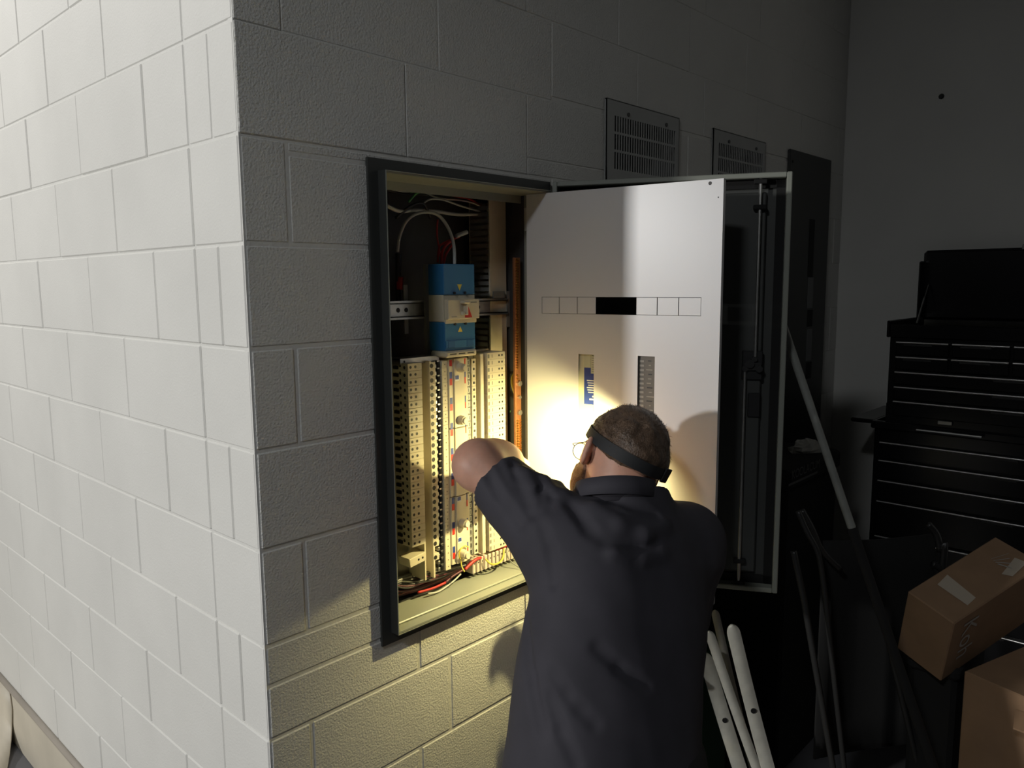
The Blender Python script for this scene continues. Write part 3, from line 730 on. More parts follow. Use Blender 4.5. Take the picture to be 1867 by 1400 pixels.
def torso(sections, g):
    """sections: (t along spine, half width, half depth, forward shift)"""
    ax = NECK-HIP; L = np.linalg.norm(ax); ax = ax/L
    fw = FW-ax*(FW@ax); fw /= np.linalg.norm(fw); rt = np.cross(fw, ax)
    q = g-HIP; t = q@ax; S = np.array(sections)
    a = np.interp(t, S[:, 0], S[:, 1]); b = np.interp(t, S[:, 0], S[:, 2]); f = np.interp(t, S[:, 0], S[:, 3]); ls = np.interp(t, S[:, 0], S[:, 4])
    u = (q@rt-ls)/a; v = (q@fw-f)/b; p = 2.4
    rr = (np.abs(u)**p+np.abs(v)**p)**(1/p)
    d = (rr-1)*np.minimum(a, b)
    return np.maximum(d, np.maximum(S[0, 0]-t, t-S[-1, 0])), t, u, v
TS_BODY = [(-.13, .15, .10, 0, 0), (-.02, .155, .11, 0, 0), (.12, .14, .10, .01, 0), (.28, .155, .11, .01, 0), (.40, .145, .085, 0, 0), (.45, .10, .065, 0, 0), (.50, .06, .055, 0, .01)]
TS_SHIRT = [(-.17, .196, .172, .062, -.022), (-.10, .197, .166, .052, -.022), (0, .198, .152, .032, -.022), (.12, .199, .138, .017, -.020), (.26, .197, .132, .01, -.010), (.38, .188, .113, .0, -.004), (.44, .150, .092, -.008, -.008), (.49, .100, .075, -.01, .0), (.535, .070, .066, .0, .02)]
Fb = Field((.20, -.86, .0), (1.0, .16, 1.50), .0055)
Fb.op(HIP-.25+[0, 0, .1], NECK+[.22, .22, .05], lambda g: torso(TS_BODY, g)[0], .02)
Fb.cap(SHL, ELL, .048, .043, .03); Fb.cap(SHR, ELR, .048, .041, .03)
DN = np.array([0, 0, -.03]); Fb.cap(SHL*.7+NECK*.3+DN, SHL, .04, .045, .03); Fb.cap(SHR*.7+NECK*.3+DN, SHR, .04, .045, .03)
BODY_D = Fb.D.copy()
Fb.cap(ELL, ELL*.65+WRL*.35+[.004, 0, .004], .042, .043, .04); Fb.cap(ELL*.65+WRL*.35+[.004, 0, .004], WRL, .046, .030, .04)
Fb.cap(ELL+[.004, .01, .004], ELL*.5+WRL*.5+[.010, 0, .010], .042, .040, .05)
Fb.cap(ELR, ELR*.6+WRR*.4, .042, .040, .02); Fb.cap(ELR*.6+WRR*.4, WRR, .040, .028, .02)
def hand(Fd, wr, d, palm_n, thumb_side):
    d = np.array(d, float)/np.linalg.norm(d); n = np.array(palm_n, float); n -= d*(n@d); n /= np.linalg.norm(n); s = np.cross(d, n)*thumb_side
    rot = np.stack([s, d, n], 1)
    Fd.cap(wr-d*.01, wr+d*.025, .026, .024, .02)
    Fd.ell(wr+d*.055, rot, (.040, .048, .016), .015)
    for i, (o, L_) in enumerate(((.030, .072), (.010, .080), (-.011, .075), (-.030, .060))):
        k0 = wr+d*.090+s*o*.95; k1 = k0+d*L_*.42+n*L_*.18+s*o*.1; k2 = k1+d*L_*.18+n*L_*.32; k3 = k2-d*L_*.03+n*L_*.26
        Fd.cap(k0, k1, .0098, .0092, .006); Fd.cap(k1, k2, .0092, .0085, .004); Fd.cap(k2, k3, .0085, .0075, .004)
    t0 = wr+d*.03+s*.030; t1 = t0+d*.035+s*.022+n*.010; t2 = t1+d*.028+s*.002+n*.018
    Fd.cap(t0, t1, .013, .011, .012); Fd.cap(t1, t2, .011, .009, .005)
hand(Fb, WRL, (.55, .50, -.60), (-.3, .7, .5), 1)
hand(Fb, WRR, (-.12, .85, .35), (-.8, .1, .5), -1)
KL = HIP-RT*.13+FW*.20+[0, 0, -.36]; KR = HIP+RT*.12+FW*.21+[0, 0, -.36]
AL = KL-FW*.17-RT*.03; AL[2] = .09; AR = KR-FW*.16+RT*.03; AR[2] = .09
for s_, K_, A_ in ((-1, KL, AL), (1, KR, AR)):
    hj = HIP+RT*s_*.085+[0, 0, -.03]
    Fb.cap(hj, K_, .075, .052, .03); Fb.cap(K_, K_*.6+A_*.4-FW*.015, .052, .050, .02); Fb.cap(K_*.6+A_*.4-FW*.015, A_, .050, .036, .02)
    Fb.cap(A_+[0, 0, -.03], A_+FW*.12+[0, 0, -.055], .036, .028, .02)
def head(Fd, grow=0.0, ears=True):
    Fd.ell(hp(0, -.014, .034), HR, (.0765+grow, .0985+grow, .089+grow), .03)
    Fd.ell(hp(0, -.035, .010), HR, (.069+grow, .072+grow, .070+grow), .03)
    Fd.ell(hp(0, .042, -.030), HR, (.059+grow, .056+grow, .078+grow), .03)
    Fd.ell(hp(0, .050, -.075), HR, (.050+grow, .042+grow, .034+grow), .025)
    Fd.ell(hp(0, .074, -.094), HR, (.026+grow, .022+grow, .018+grow), .02)
head(Fb)
Fb.cap(hp(0, -.028, -.045), NECK+[.010, .010, -.02], .058, .062, .03)
Fb.cap(hp(0, .092, .014), hp(0, .113, -.026), .008, .0125, .012)
for s_ in (-1, 1):
    Fb.cap(hp(s_*.012, .102, -.031), hp(s_*.010, .104, -.031), .008, .008, .008)
    Fb.ell(hp(s_*.031, .094, .004), HR, (.017, .014, .012), .012, 's')
    Fb.cap(hp(s_*.012, .092, .024), hp(s_*.046, .080, .022), .007, .006, .012)
    er = HR@np.array([[math.cos(s_*.55), -math.sin(s_*.55), 0], [math.sin(s_*.55), math.cos(s_*.55), 0], [0, 0, 1]])
    Fb.ell(hp(s_*.089, -.011, -.002), er, (.0090, .0215, .034), .008)
    Fb.ell(hp(s_*.080, .004, -.022), er, (.009, .012, .014), .010)
Fb.cap(hp(-.020, .094, -.056), hp(.020, .094, -.056), .006, .006, .008)
Fb.cap(hp(-.017, .093, -.068), hp(.017, .093, -.068), .007, .007, .008)
V, F = Fb.mesh(2)
person = field_obj('person', V, F, M_SKIN, None, (HIP[0], HIP[1], 0))
tag(person, 'person in a charcoal polo shirt and glasses working at the open switchboard', 'person')
# eyes
for s_ in (-1, 1):
    m = MB(); c = hp(s_*.031, .083, .004)
    for i in range(1, 6):
        pass
    vs = []; fs = []; ns, nr = 10, 6
    for i in range(nr+1):
        th = math.pi*i/nr
        for j in range(ns): vs.append(c+HR@np.array([.0115*math.sin(th)*math.cos(2*math.pi*j/ns), .0115*math.cos(th), .0115*math.sin(th)*math.sin(2*math.pi*j/ns)]))
    mi = []
    for i in range(nr):
        for j in range(ns): m.add([vs[i*ns+j], vs[i*ns+(j+1) % ns], vs[(i+1)*ns+(j+1) % ns], vs[(i+1)*ns+j]], [(0, 1, 2, 3)], 1 if i < 2 else 0)
    m.build('eye', [M_EYE, M_BLACK], person, smooth=True)
# hair and beard grown from the same head
def sstep(x, a, b): t = np.clip((x-a)/(b-a), 0, 1); return t*t*(3-2*t)
def noise3(g, sc, seed=0):
    r_ = np.random.RandomState(seed); out = np.zeros(g.shape[:-1])
    for i in range(5):
        k = r_.normal(size=3)*sc; out += np.sin(g@k+r_.uniform(0, 6.28))
    return out/5
Fh = Field(HC-.15, HC+.15, .0035); head(Fh)
sl, g = Fh.sub(HC-.16, HC+.16); q = (g-HC)@HR
line = np.interp(q[..., 1], [-.12, -.07, -.03, .00, .025, .055, .075], [-.012, -.010, .006, .034, .024, .050, .075])
mask = sstep(q[..., 2]-line+.006*noise3(q, 90, 3), -.006, .012)
clump = np.sin((q@np.array([150., 60., 30.]))+3*noise3(q, 60, 5))
Dh0 = Fh.D.copy()
Fh.D = (Dh0-(.0075+.0014*clump+.0022*noise3(q, 75, 1))*mask+.006*(1-mask)).astype(np.float32)
V, F = Fh.mesh(1)
hair = field_obj('hair', V, F, M_HAIR, person); hair['label'] = 'short brown hair'
# strands
nv = np.zeros_like(V); fn_ = np.cross(V[F[:, 1]]-V[F[:, 0]], V[F[:, 3]]-V[F[:, 0]])
for i in range(4): np.add.at(nv, F[:, i], fn_)
nv /= np.linalg.norm(nv, axis=1)[:, None]+1e-9
lq = (V-HC)@HR; ln_ = np.interp(lq[:, 1], [-.12, -.07, -.03, .00, .025, .055, .075], [-.012, -.010, .006, .034, .024, .050, .075])
inside = ((lq-np.array([0, -.014, .034]))/np.array([.078, .100, .091])); out = (np.linalg.norm(inside, axis=1) > 1.0) & (lq[:, 2] > ln_-.004)
cand = np.where(out)[0]; rs_ = np.random.RandomState(7); pick = rs_.choice(cand, 9000)
m = MB(); vs = []; fs = []
for k, i in enumerate(pick):
    p = V[i]; n_ = nv[i]
    comb = HR@np.array([.25*rs_.normal(), -.5 if lq[i, 2] < .08 else .35, -.8 if lq[i, 2] < .09 else -.05])
    d = comb-n_*(comb@n_); d /= np.linalg.norm(d)+1e-6; d = d+n_*rs_.uniform(.10, .50)+rs_.normal(size=3)*.18; d /= np.linalg.norm(d)
    L_ = rs_.uniform(.006, .016)*(1 if lq[i, 2] > .04 else .55); w_ = np.cross(d, n_); w_ /= np.linalg.norm(w_)+1e-6; w_ *= .0005
    b0 = p-n_*.001; o_ = len(vs); mid = b0+d*L_*.55; tip = b0+d*L_-n_*L_*.15
    vs += [b0-w_, b0+w_, mid+w_*.7, mid-w_*.7, tip]; fs += [(o_, o_+1, o_+2, o_+3), (o_+3, o_+2, o_+4)]
m.add(vs, fs); o = m.build('hair_strands', M_HAIR, hair); o['kind'] = 'stuff'
Fd_ = Field(HC-.15, HC+.15, .0035); Fd_.D = Dh0.copy()
Fd_.D = Dh0
bl = sstep(-q[..., 2]-np.interp(np.abs(q[..., 0]), [0, .03, .06, .08], [.040, .035, .028, .012])+.004*noise3(q, 120, 8), -.004, .008)*sstep(q[..., 1], .004, .018)
bl *= 1-sstep(q[..., 1], .085, .092)*sstep(-np.abs(q[..., 0]), -.024, -.016)*sstep(-np.abs(q[..., 2]+.062), -.012, -.006)
Fd_.D = (Dh0-(.0055+.0018*noise3(q, 160, 9))*bl+.006*(1-bl)).astype(np.float32)
V, F = Fd_.mesh(1); o = field_obj('beard', V, F, M_BEARD, person); o['label'] = 'short ginger beard'
HEAD_D, HEAD_F = Dh0, Fh
def head_dist(p):
    i = (np.asarray(p)-HEAD_F.lo)/HEAD_F.res; i0 = np.clip(np.floor(i).astype(int), 0, np.array(HEAD_D.shape)-2); f = i-i0; r_ = 0
    for a in (0, 1):
        for b in (0, 1):
            for c in (0, 1):
                r_ += HEAD_D[i0[0]+a, i0[1]+b, i0[2]+c]*(f[0] if a else 1-f[0])*(f[1] if b else 1-f[1])*(f[2] if c else 1-f[2])
    return r_

# shirt
Fs = Field((.20+.0055*4, -.86, .0055*102), (.96, -.05, 1.40), .0055)
Fs.op(HIP-.30, NECK+.25, lambda g: torso(TS_SHIRT, g)[0], .02)
SLE = SHL+(ELL-SHL)*.72
Fs.cap(SHL+[.01, -.01, -.01], SLE, .076, .066, .055); Fs.cap(SHL*.55+NECK*.45+[0, 0, -.022], SHL, .055, .066, .05)
Fs.cap(SHL+[0, .0, -.055], SHL+(ELL-SHL)*.55+[0, 0, -.035], .060, .040, .05)
SRE = SHR+(ELR-SHR)*.86
Fs.cap(SHR+[-.012, 0, 0], SRE+[-.006, 0, 0], .068, .066, .08); Fs.cap(SHR*.55+NECK*.45+[0, -.012, -.050], SHR+[-.012, -.01, -.006], .060, .064, .07)
i0 = (4, 0, 102); sub_ = BODY_D[4:4+Fs.n[0], :Fs.n[1], 102:102+Fs.n[2]]; nn_ = sub_.shape
Fs.D[:nn_[0], :nn_[1], :nn_[2]] = smin(Fs.D[:nn_[0], :nn_[1], :nn_[2]], sub_-.008, .012)
# folds: ridges (u) and creases (s) laid over the back, given as points on the cloth
def cloth_pt(px, py):
    v = ray(px, py); t = 1.15
    for _ in range(200):
        p = _C+v*t; i = np.round((p-Fs.lo)/Fs.res).astype(int)
        if np.all(i >= 0) and np.all(i < Fs.n) and Fs.D[tuple(i)] < .001: return p
        t += .004
    return _C+v*1.55
folds = [([(885, 850), (905, 900), (945, 955)], .010, 's'), ([(905, 838), (930, 880), (965, 935)], .008, 's'), ([(935, 845), (948, 885), (962, 915)], .007, 's'),
         ([(968, 872), (985, 890), (988, 910), (975, 940)], .005, 's'), ([(1000, 890), (1006, 905), (1000, 925)], .004, 's'),
         ([(978, 868), (994, 876), (1010, 894)], .004, 'u'), ([(1004, 878), (1018, 886), (1030, 900)], .004, 'u'), ([(948, 856), (960, 864), (972, 886)], .004, 'u'),
         ([(1040, 915), (1075, 960), (1110, 985), (1160, 1000), (1200, 990)], .013, 's'), ([(1085, 930), (1130, 960), (1175, 975), (1210, 960)], .012, 'u'),
         ([(1105, 905), (1150, 915), (1195, 935)], .009, 's'), ([(1005, 1228), (1030, 1262), (1058, 1292), (1085, 1318)], .009, 's'),
         ([(1090, 1180), (1130, 1215), (1180, 1250)], .008, 's'), ([(955, 1130), (965, 1230), (985, 1330)], .010, 's'), ([(1000, 1270), (1020, 1330), (1050, 1390)], .008, 's'),
         ([(985, 955), (1000, 1000), (1005, 1060)], .008, 's'), ([(1120, 1010), (1170, 1020), (1205, 1010)], .009, 'u')]
paths = [[cloth_pt(*p) for p in f[0]] for f in folds]
for pts_, (_, r_, md_) in zip(paths, folds):
    for a, b in zip(pts_[:-1], pts_[1:]):
        off = _f*(.001 if md_ == 's' else .004)
        if md_ == 's': Fs.cap(a-_f*r_*.95, b-_f*r_*.95, r_, r_, .014, 's')
        else: Fs.cap(a+_f*r_*.55, b+_f*r_*.55, r_, r_, .020)
sl, g = Fs.sub(Fs.lo, Fs.lo+Fs.n*Fs.res)
Fs.D[sl] += (.0030*noise3(g, 17, 11)+.0014*noise3(g, 42, 12)).astype(np.float32)
# sleeve openings, neck opening
def cut(Fd, p, n, rad, lo, hi):
    n = np.array(n, float)/np.linalg.norm(n); p = np.array(p)
    def fn(g):
        h = (g-p)@n; rr = np.linalg.norm(g-p-h[..., None]*n, axis=-1)
        return np.where(rr < rad, h, -1)
    Fd.op(lo, hi, fn, 0, 'i')
for e_, s_, E_ in ((SLE, SHL, ELL), (SRE, SHR, ELR)):
    dv = (E_-s_)/np.linalg.norm(E_-s_)
    cut(Fs, e_+dv*.012, dv, .14, e_-.12, e_+.12)
    Fs.cap(e_+dv*.045, e_+dv*.10, .054, .058, .004, 's')
Fs.cap(NECK+[0, 0, .02], hp(0, -.028, -.045), .060, .064, .006, 's')
V, F = Fs.mesh(2)
shirt = field_obj('shirt', V, F, M_SHIRT, person); shirt['label'] = 'charcoal short-sleeved polo shirt'
# collar
m = MB(); n = 28
ax = .22*RT+.22*FW+np.array([0, 0, 1.0]); ax /= np.linalg.norm(ax)
cf = FW-ax*(FW@ax); cf /= np.linalg.norm(cf); cr = np.cross(cf, ax)
CC = dep(1121, 898, 1.635)
rows = []
for rad, hgt in ((.072, -.030), (.071, .012), (.073, .021), (.079, .020), (.090, -.016)):
    rows.append([CC+ax*(hgt-.014*math.cos(a))+cr*math.sin(a)*rad*1.08+cf*math.cos(a)*rad for a in np.linspace(R(16), R(344), n)])
vs = [p for r_ in rows for p in r_]; fs = []
for i in range(len(rows)-1):
    for j in range(n-1): fs.append((i*n+j, i*n+j+1, (i+1)*n+j+1, (i+1)*n+j))
m.add(vs, fs); o = m.build('collar', M_SHIRT, shirt, smooth=True)
md = o.modifiers.new('thickness', 'SOLIDIFY'); md.thickness = .003
# trousers
Ft = Field((.1, -.95, .03), (1.0, -.15, .84), .009)
Ft.op(HIP-.25, HIP+.25, lambda g: np.maximum(torso([(-.18, .165, .118, 0, 0), (-.02, .168, .122, 0, 0), (.03, .160, .115, 0, 0)], g)[0], -1), .03)
for s_, K_, A_ in ((-1, KL, AL), (1, KR, AR)):
    hj = HIP+RT*s_*.085+[0, 0, -.04]
    Ft.cap(hj, K_, .090, .072, .04); Ft.cap(K_, A_+[0, 0, .01], .072, .062, .02)
sl, g = Ft.sub(Ft.lo, Ft.lo+Ft.n*Ft.res); Ft.D[sl] += (.004*noise3(g, 24, 21)).astype(np.float32)
V, F = Ft.mesh(2); o = field_obj('trousers', V, F, M_TROU, person); o['label'] = 'black work trousers'
for s_, A_ in ((-1, AL), (1, AR)):
    lo = A_+[-.22, -.22, -.10]; hi = A_+[.22, .22, .12]; lo[2] = -.01
    Fo = Field(lo, hi, .006); b0 = A_.copy()
    Fo.cap(b0+[0, 0, .03], b0+[0, 0, -.03], .052, .048, .02); h0 = b0.copy(); h0[2] = .052
    Fo.cap(h0-FW*.03, h0+FW*.07, .046, .046, .03); Fo.cap(h0+FW*.05, h0+FW*.16+[0, 0, -.008], .046, .040, .03)
    Fo.op(lo, hi, lambda g: .018-g[..., 2], 0, 'i')
    V, F = Fo.mesh(1); shoe = field_obj('shoe', V, F, M_SHOE, person)
    m = MB(); pr = [(-.078, .0), (-.07, .032), (-.03, .044), (.05, .046), (.13, .046), (.18, .034), (.203, .0)]; loop = pr+[(a, -b) for a, b in pr[-2:0:-1]]
    vs = [h0*[1, 1, 0]+FW*a*1.02+RT*b*1.05+[0, 0, z] for z in (0, .022) for a, b in loop]; n = len(loop)
    m.add(vs, [tuple(range(n))[::-1], tuple(range(n, 2*n))]+[(i, (i+1) % n, n+(i+1) % n, n+i) for i in range(n)]); m.build('sole', M_SOLE, shoe)

# head torch
torch = thing('head_torch', 'black elastic head torch strapped round the head of the person', 'head torch', tuple(hp(0, .10, .055)))
c0 = np.array([0, -.012, .030]); slope = R(14)
bx = np.array([1, 0, 0]); by = np.array([0, math.cos(slope), math.sin(slope)]); bz = np.array([0, -math.sin(slope), math.cos(slope)])
m = MB(); n = 64; inner = []
for i in range(n):
    a = 2*math.pi*i/n; row = []
    for h_ in (-.0125, 0, .0125):
        d = bx*math.cos(a)+by*math.sin(a); t = .05
        for _ in range(240):
            if head_dist(HC+HR@(c0+d*t+bz*h_)) > 0: break
            t += .0006
        row.append(t)
    inner.append(row)
inner = np.array(inner); inner = (inner+np.roll(inner, 1, 0)+np.roll(inner, -1, 0))/3
vs = []; fs = []
for i in range(n):
    a = 2*math.pi*i/n; d = bx*math.cos(a)+by*math.sin(a)
    for e_, lay in ((.0085, 0), (.0112, 1)):
        for k, h_ in enumerate((-.0125, 0, .0125)): vs.append(HC+HR@(c0+d*(max(inner[i, k], inner[i].min())+e_)+bz*h_))
for i in range(n):
    j = (i+1) % n; A = lambda q, w_: (q*6+w_)
    for k in (0, 1): fs += [(A(i, k), A(i, k+1), A(j, k+1), A(j, k)), (A(i, 3+k), A(j, 3+k), A(j, 4+k), A(i, 4+k))]
    fs += [(A(i, 0), A(j, 0), A(j, 3), A(i, 3)), (A(i, 2), A(i, 5), A(j, 5), A(j, 2))]
m.add(vs, fs); m.build('strap', M_STRAP, torch, smooth=True, autosmooth=50)
tf = c0+by*(inner[16, 1]+.012)
def tfr(x, y, z): return tuple(HC+HR@(tf+bx*x+by*y+bz*z))
m = MB(); m.bbox((-.030, -.004, -.019), (.030, .024, .019), .006, 0, tfr); hs = m.build('lamp_housing', M_BLACK, torch)
m = MB(); m.cyl(tfr(0, .022, 0), tfr(0, .030, 0), .015, .017, 16); m.build('bezel', M_TUBE, hs)
m = MB(); m.disc(tfr(0, .0305, 0), HR@by, .0145, 16); m.build('lamp_lens', M_GLOW, hs)
m = MB()
def bfr(x, y, z):
    a = R(-60); d = bx*math.cos(a)+by*math.sin(a); tt = np.cross(bz, d)
    i = int(round((a % (2*math.pi))/(2*math.pi)*n)) % n
    return tuple(HC+HR@(c0+d*(inner[i, 1]+.011+y)+tt*x+bz*z))
m.bbox((-.012, -.002, -.016), (.012, .004, .016), .001, 0, bfr); m.build('strap_buckle', M_BLACK, torch)
sp = bpy.data.lights.new('head_torch_beam', 'SPOT'); sp.energy = 27; sp.color = (1.0, 0.84, 0.36); sp.spot_size = R(165); sp.spot_blend = 1.0; sp.shadow_soft_size = .006
so = bpy.data.objects.new('head_torch_beam', sp); COL.objects.link(so)
lp = Vector(tfr(0, .036, 0)); tgt = lp+Vector((.10, .30, -.36)); so.location = lp; so.rotation_euler = (tgt-lp).to_track_quat('-Z', 'Y').to_euler()
so.parent = torch; so.location = lp-world_loc(torch)

# glasses
gl = thing('eyeglasses', 'thin wire-framed eyeglasses on the face of the person', 'glasses', tuple(hp(0, .11, .0)))
m = MB(); fr_ = MB()
for s_ in (-1, 1):
    rim = [hp(s_*(.036+.026*math.cos(a)), .112-.012*abs(math.cos(a)*.5+.5)*(1), -.002+.019*math.sin(a)) for a in np.linspace(0, 2*math.pi, 21)]
    m.tube(rim, .0011, 5, sub=1)
    m.tube([hp(s_*.062, .100, .004), hp(s_*.075, .085, .006), hp(s_*.083, .03, .012), hp(s_*.084, .000, .018), hp(s_*.081, -.018, .004)], .0012, 5)
    fr_.add(rim[:-1], [tuple(range(20))])
m.tube([hp(-.011, .108, .002), hp(0, .113, .006), hp(.011, .108, .002)], .0012, 5)
fm_ = m.build('frame', M_TUBE, gl, smooth=True); 
o = fr_.build('lens', M_LENS, gl); md = o.modifiers.new('thickness', 'SOLIDIFY'); md.thickness = .0015

# thin black lead hanging from the switchboard
m = MB(); m.tube([(.775, -.032, .935), (.770, -.06, .88), (.752, -.08, .85), (.738, -.09, .86), (.745, -.10, .83), (.768, -.11, .74), (.748, -.12, .64), (.735, -.13, .60), (.748, -.12, .50)], .0022, 6)
o = m.build('test_lead', M_WBLACK, smooth=True); tag(o, 'thin black lead hanging below the switchboard beside the shirt', 'cable')

# ------------------------------------------------------------------ tool chest and cabinet
TX = 2.5
tc = thing('tool_chest', 'black top tool chest with open lid standing on the rolling tool cabinet', 'tool chest', (2.73, -.87, 1.165))
TY0, TY1 = -.385, -1.36
m = MB(); m.bbox((TX+.008, TY0, 1.165), (2.955, TY1, 1.53), .004); m.box((TX+.004, TY0, 1.165), (TX+.008, TY1, 1.24)); m.build('body', M_TOOL, tc)
m = MB(); m.bbox((TX, TY0, 1.50), (2.955, TY0+.012, 1.565), .003); m.bbox((TX, TY1-.012, 1.50), (2.955, TY1, 1.565), .003); m.bbox((TX, TY0, 1.50), (TX+.012, TY1, 1.55), .003); m.build('tray_rim', M_TOOL, tc)
m = MB(); m.bbox((2.885, TY0-.0, 1.555), (2.925, TY1, 1.845), .012); m.bbox((2.83, TY0, 1.56), (2.90, TY0-.012, 1.80), .005); lid = m.build('lid', M_TOOL, tc)
m = MB(); m.cyl((2.74, TY0-.03, 1.545), (2.87, TY0-.03, 1.70), .004, seg=8); m.build('lid_stay', M_CHROME, tc)
m = MB(); m.bbox((2.875, -.74, 1.835), (2.915, -.77, 1.858), .003); m.build('lid_catch', M_CHROME, lid)
def drawer(parent, y0, y1, z0, z1):
    m = MB(); m.bbox((TX-.004, y0-.003, z0+.003), (TX+.012, y1+.003, z1-.003), .002); d = m.build('drawer', M_TOOL, parent)
    m = MB(); m.cyl((TX-.008, y0-.004, z1-.006), (TX-.008, y1+.004, z1-.006), .0045, seg=12); m.build('drawer_trim', M_TRIM, d, smooth=True, autosmooth=40)
    m = MB(); yc = y0+(y1-y0)*.42; m.box((TX-.0065, yc-.05, z1-.018), (TX-.004, yc+.05, z1-.011)); m.build('drawer_label', M_TUBE, d)
zt = [1.488, 1.430, 1.371, 1.312, 1.255]
for k in (0, 1):
    for a, b in ((-.41, -.60), (-.605, -.797), (-.802, -1.335)): drawer(tc, a, b, zt[k]-.056, zt[k])
for k in (2, 3): drawer(tc, -.41, -1.335, zt[k]-.055, zt[k])
drawer(tc, -.41, -1.335, 1.192, zt[4])
m = MB(); m.bbox((TX-.006, -.575, 1.176), (TX-.001, -.625, 1.191), .002); m.build('badge', M_STEEL, tc)
rc = thing('rolling_cabinet', 'black rolling tool cabinet with wide drawers under the tool chest', 'tool cabinet', (2.73, -.87, 0))
m = MB(); m.bbox((TX+.008, -.345, .13), (2.96, -1.40, 1.165), .004); m.bbox((TX-.01, -.335, 1.135), (2.965, -1.41, 1.165), .004); m.build('body', M_TOOL, rc)
m = MB(); m.bbox((2.52, -.245, 1.147), (2.93, -.338, 1.164), .004); m.build('side_shelf', M_TOOL, rc)
m = MB(); m.cyl((TX-.03, -.51, 1.150), (TX-.03, -.73, 1.150), .006, seg=8); m.box((TX-.03, -.52, 1.147), (TX, -.514, 1.153)); m.box((TX-.03, -.726, 1.147), (TX, -.72, 1.153)); m.build('pull_handle', M_CHROME, rc)
zz = [1.086, 1.012, .930, .845, .700, .555, .41, .15]
for a, b in zip(zz[:-1], zz[1:]): drawer(rc, -.368, -1.38, b+.003, a)
for x in (2.57, 2.89):
    for y in (-.42, -1.33):
        m = MB(); m.cyl((x, y-.02, .06), (x, y+.02, .06), .06, seg=16); m.box((x-.03, y-.03, .10), (x+.03, y+.03, .132)); m.build('castor', M_GASKET, rc)

# ------------------------------------------------------------------ clutter on the right
cs = thing('storage_case', 'tall black case with faint lettering standing against the wall by the leaning pole', 'case', (1.93, -.17, 0))
m = MB(); m.bbox((1.72, -.33, 0), (2.16, -.02, 1.03), .01); m.build('shell', M_FABRIC, cs)
m = MB(); m.bbox((1.71, -.34, 1.03), (2.17, -.015, 1.10), .012); m.build('lid', M_FABRIC, cs)
m = MB(); p0 = ony(1443, 874, -.342); text_mb(m, 'KOOLACUM', lambda x, y: (p0[0]+x, -.3425, p0[2]+y), .042); m.box((p0[0]-.02, -.3420, p0[2]-.02), (p0[0]+.22, -.3415, p0[2]-.012)); m.build('lettering', mat('faint_ink', (.12, .12, .12), .7), cs)
m = MB(); vs = []
rr_ = random.Random(3); cc = np.array([2.05, -.25, 1.102]); ns, nr = 9, 5
for i in range(nr+1):
    th = (math.pi/2)*i/nr
    for j in range(ns):
        w_ = rr_.uniform(.7, 1.25); vs.append((cc[0]+.075*w_*math.cos(th)*math.cos(2*math.pi*j/ns), cc[1]+.05*w_*math.cos(th)*math.sin(2*math.pi*j/ns), cc[2]-.003+.04*w_*math.sin(th)))
fs = [(i*ns+j, i*ns+(j+1) % ns, (i+1)*ns+(j+1) % ns, (i+1)*ns+j) for i in range(nr) for j in range(ns)]+[tuple(range(ns))]
m.add(vs, fs); o = m.build('rag', M_RAG); tag(o, 'small crumpled pale rag lying on the black case', 'rag')

PA = dep(1436, 618, 2.03); PB = dep(1553, 962, 2.00); dv = (PB-PA)/np.linalg.norm(PB-PA); PF = PB+dv*((.006-PB[2])/dv[2])
pl = thing('leaning_pole', 'grey pole leaning against the edge of the open switchboard door', 'pole', tuple(PF))
m = MB(); m.cyl(PA-dv*.05, PB, .0105, seg=12); m.build('shaft', M_POLE, pl, smooth=True, autosmooth=40)
m = MB(); m.cyl(PB, PF, .0125, seg=12); m.build('grip', M_FABRIC, pl, smooth=True, autosmooth=40)

# folding chair
fc = thing('folding_chair', 'folded dark tubular chair with black fabric standing in front of the tool cabinet', 'chair', (1.45, -.62, 0))
def tubepart(pts, r, name, mt=M_TUBE):
    m = MB(); m.tube(pts, r, 8); return m.build(name, mt, fc, smooth=True)
q1 = [dep(1455, 932, 2.12), dep(1472, 970, 2.12), dep(1492, 1010, 2.13), dep(1502, 1070, 2.15), dep(1511, 1150, 2.18)]
e1 = q1[-1]+(q1[-1]-q1[-2])/np.linalg.norm(q1[-1]-q1[-2])*.5; e1 = q1[-1]+(e1-q1[-1])*((.01-q1[-1][2])/(e1-q1[-1])[2])
tubepart(q1+[e1], .008, 'leg')
q2 = [dep(1462, 930, 2.14), dep(1480, 962, 2.15), dep(1500, 1005, 2.17), dep(1533, 1038, 2.20)]; tubepart(q2, .008, 'armrest')
q3 = [dep(1447, 1005, 2.10), dep(1453, 1035, 2.10), dep(1465, 1090, 2.11), dep(1478, 1165, 2.13)]; e3 = q3[-1]+(q3[-1]-q3[-2])*((.01-q3[-1][2])/(q3[-1]-q3[-2])[2]); tubepart(q3+[e3], .009, 'leg')
q4 = [dep(1692, 955, 2.28), dep(1708, 975, 2.28), dep(1714, 1005, 2.28), dep(1718, 1038, 2.28)]; e4 = q4[-1].copy(); e4 += np.array([.03, .06, 0]); e4[2] = .01; tubepart(q4+[e4], .010, 'leg')
tubepart([dep(1700, 1028, 2.28), dep(1709, 1032, 2.28), dep(1717, 1038, 2.28)], .010, 'stretcher')
q5 = [dep(1600, 1090, 2.12), dep(1612, 1140, 2.13)]; e5 = q5[1]+(q5[1]-q5[0])*((.01-q5[1][2])/(q5[1]-q5[0])[2]); tubepart([q5[0], q5[1], e5], .008, 'leg')
m = MB(); a, b = dep(1500, 985, 2.19), dep(1705, 972, 2.30); vs = []; n = 8
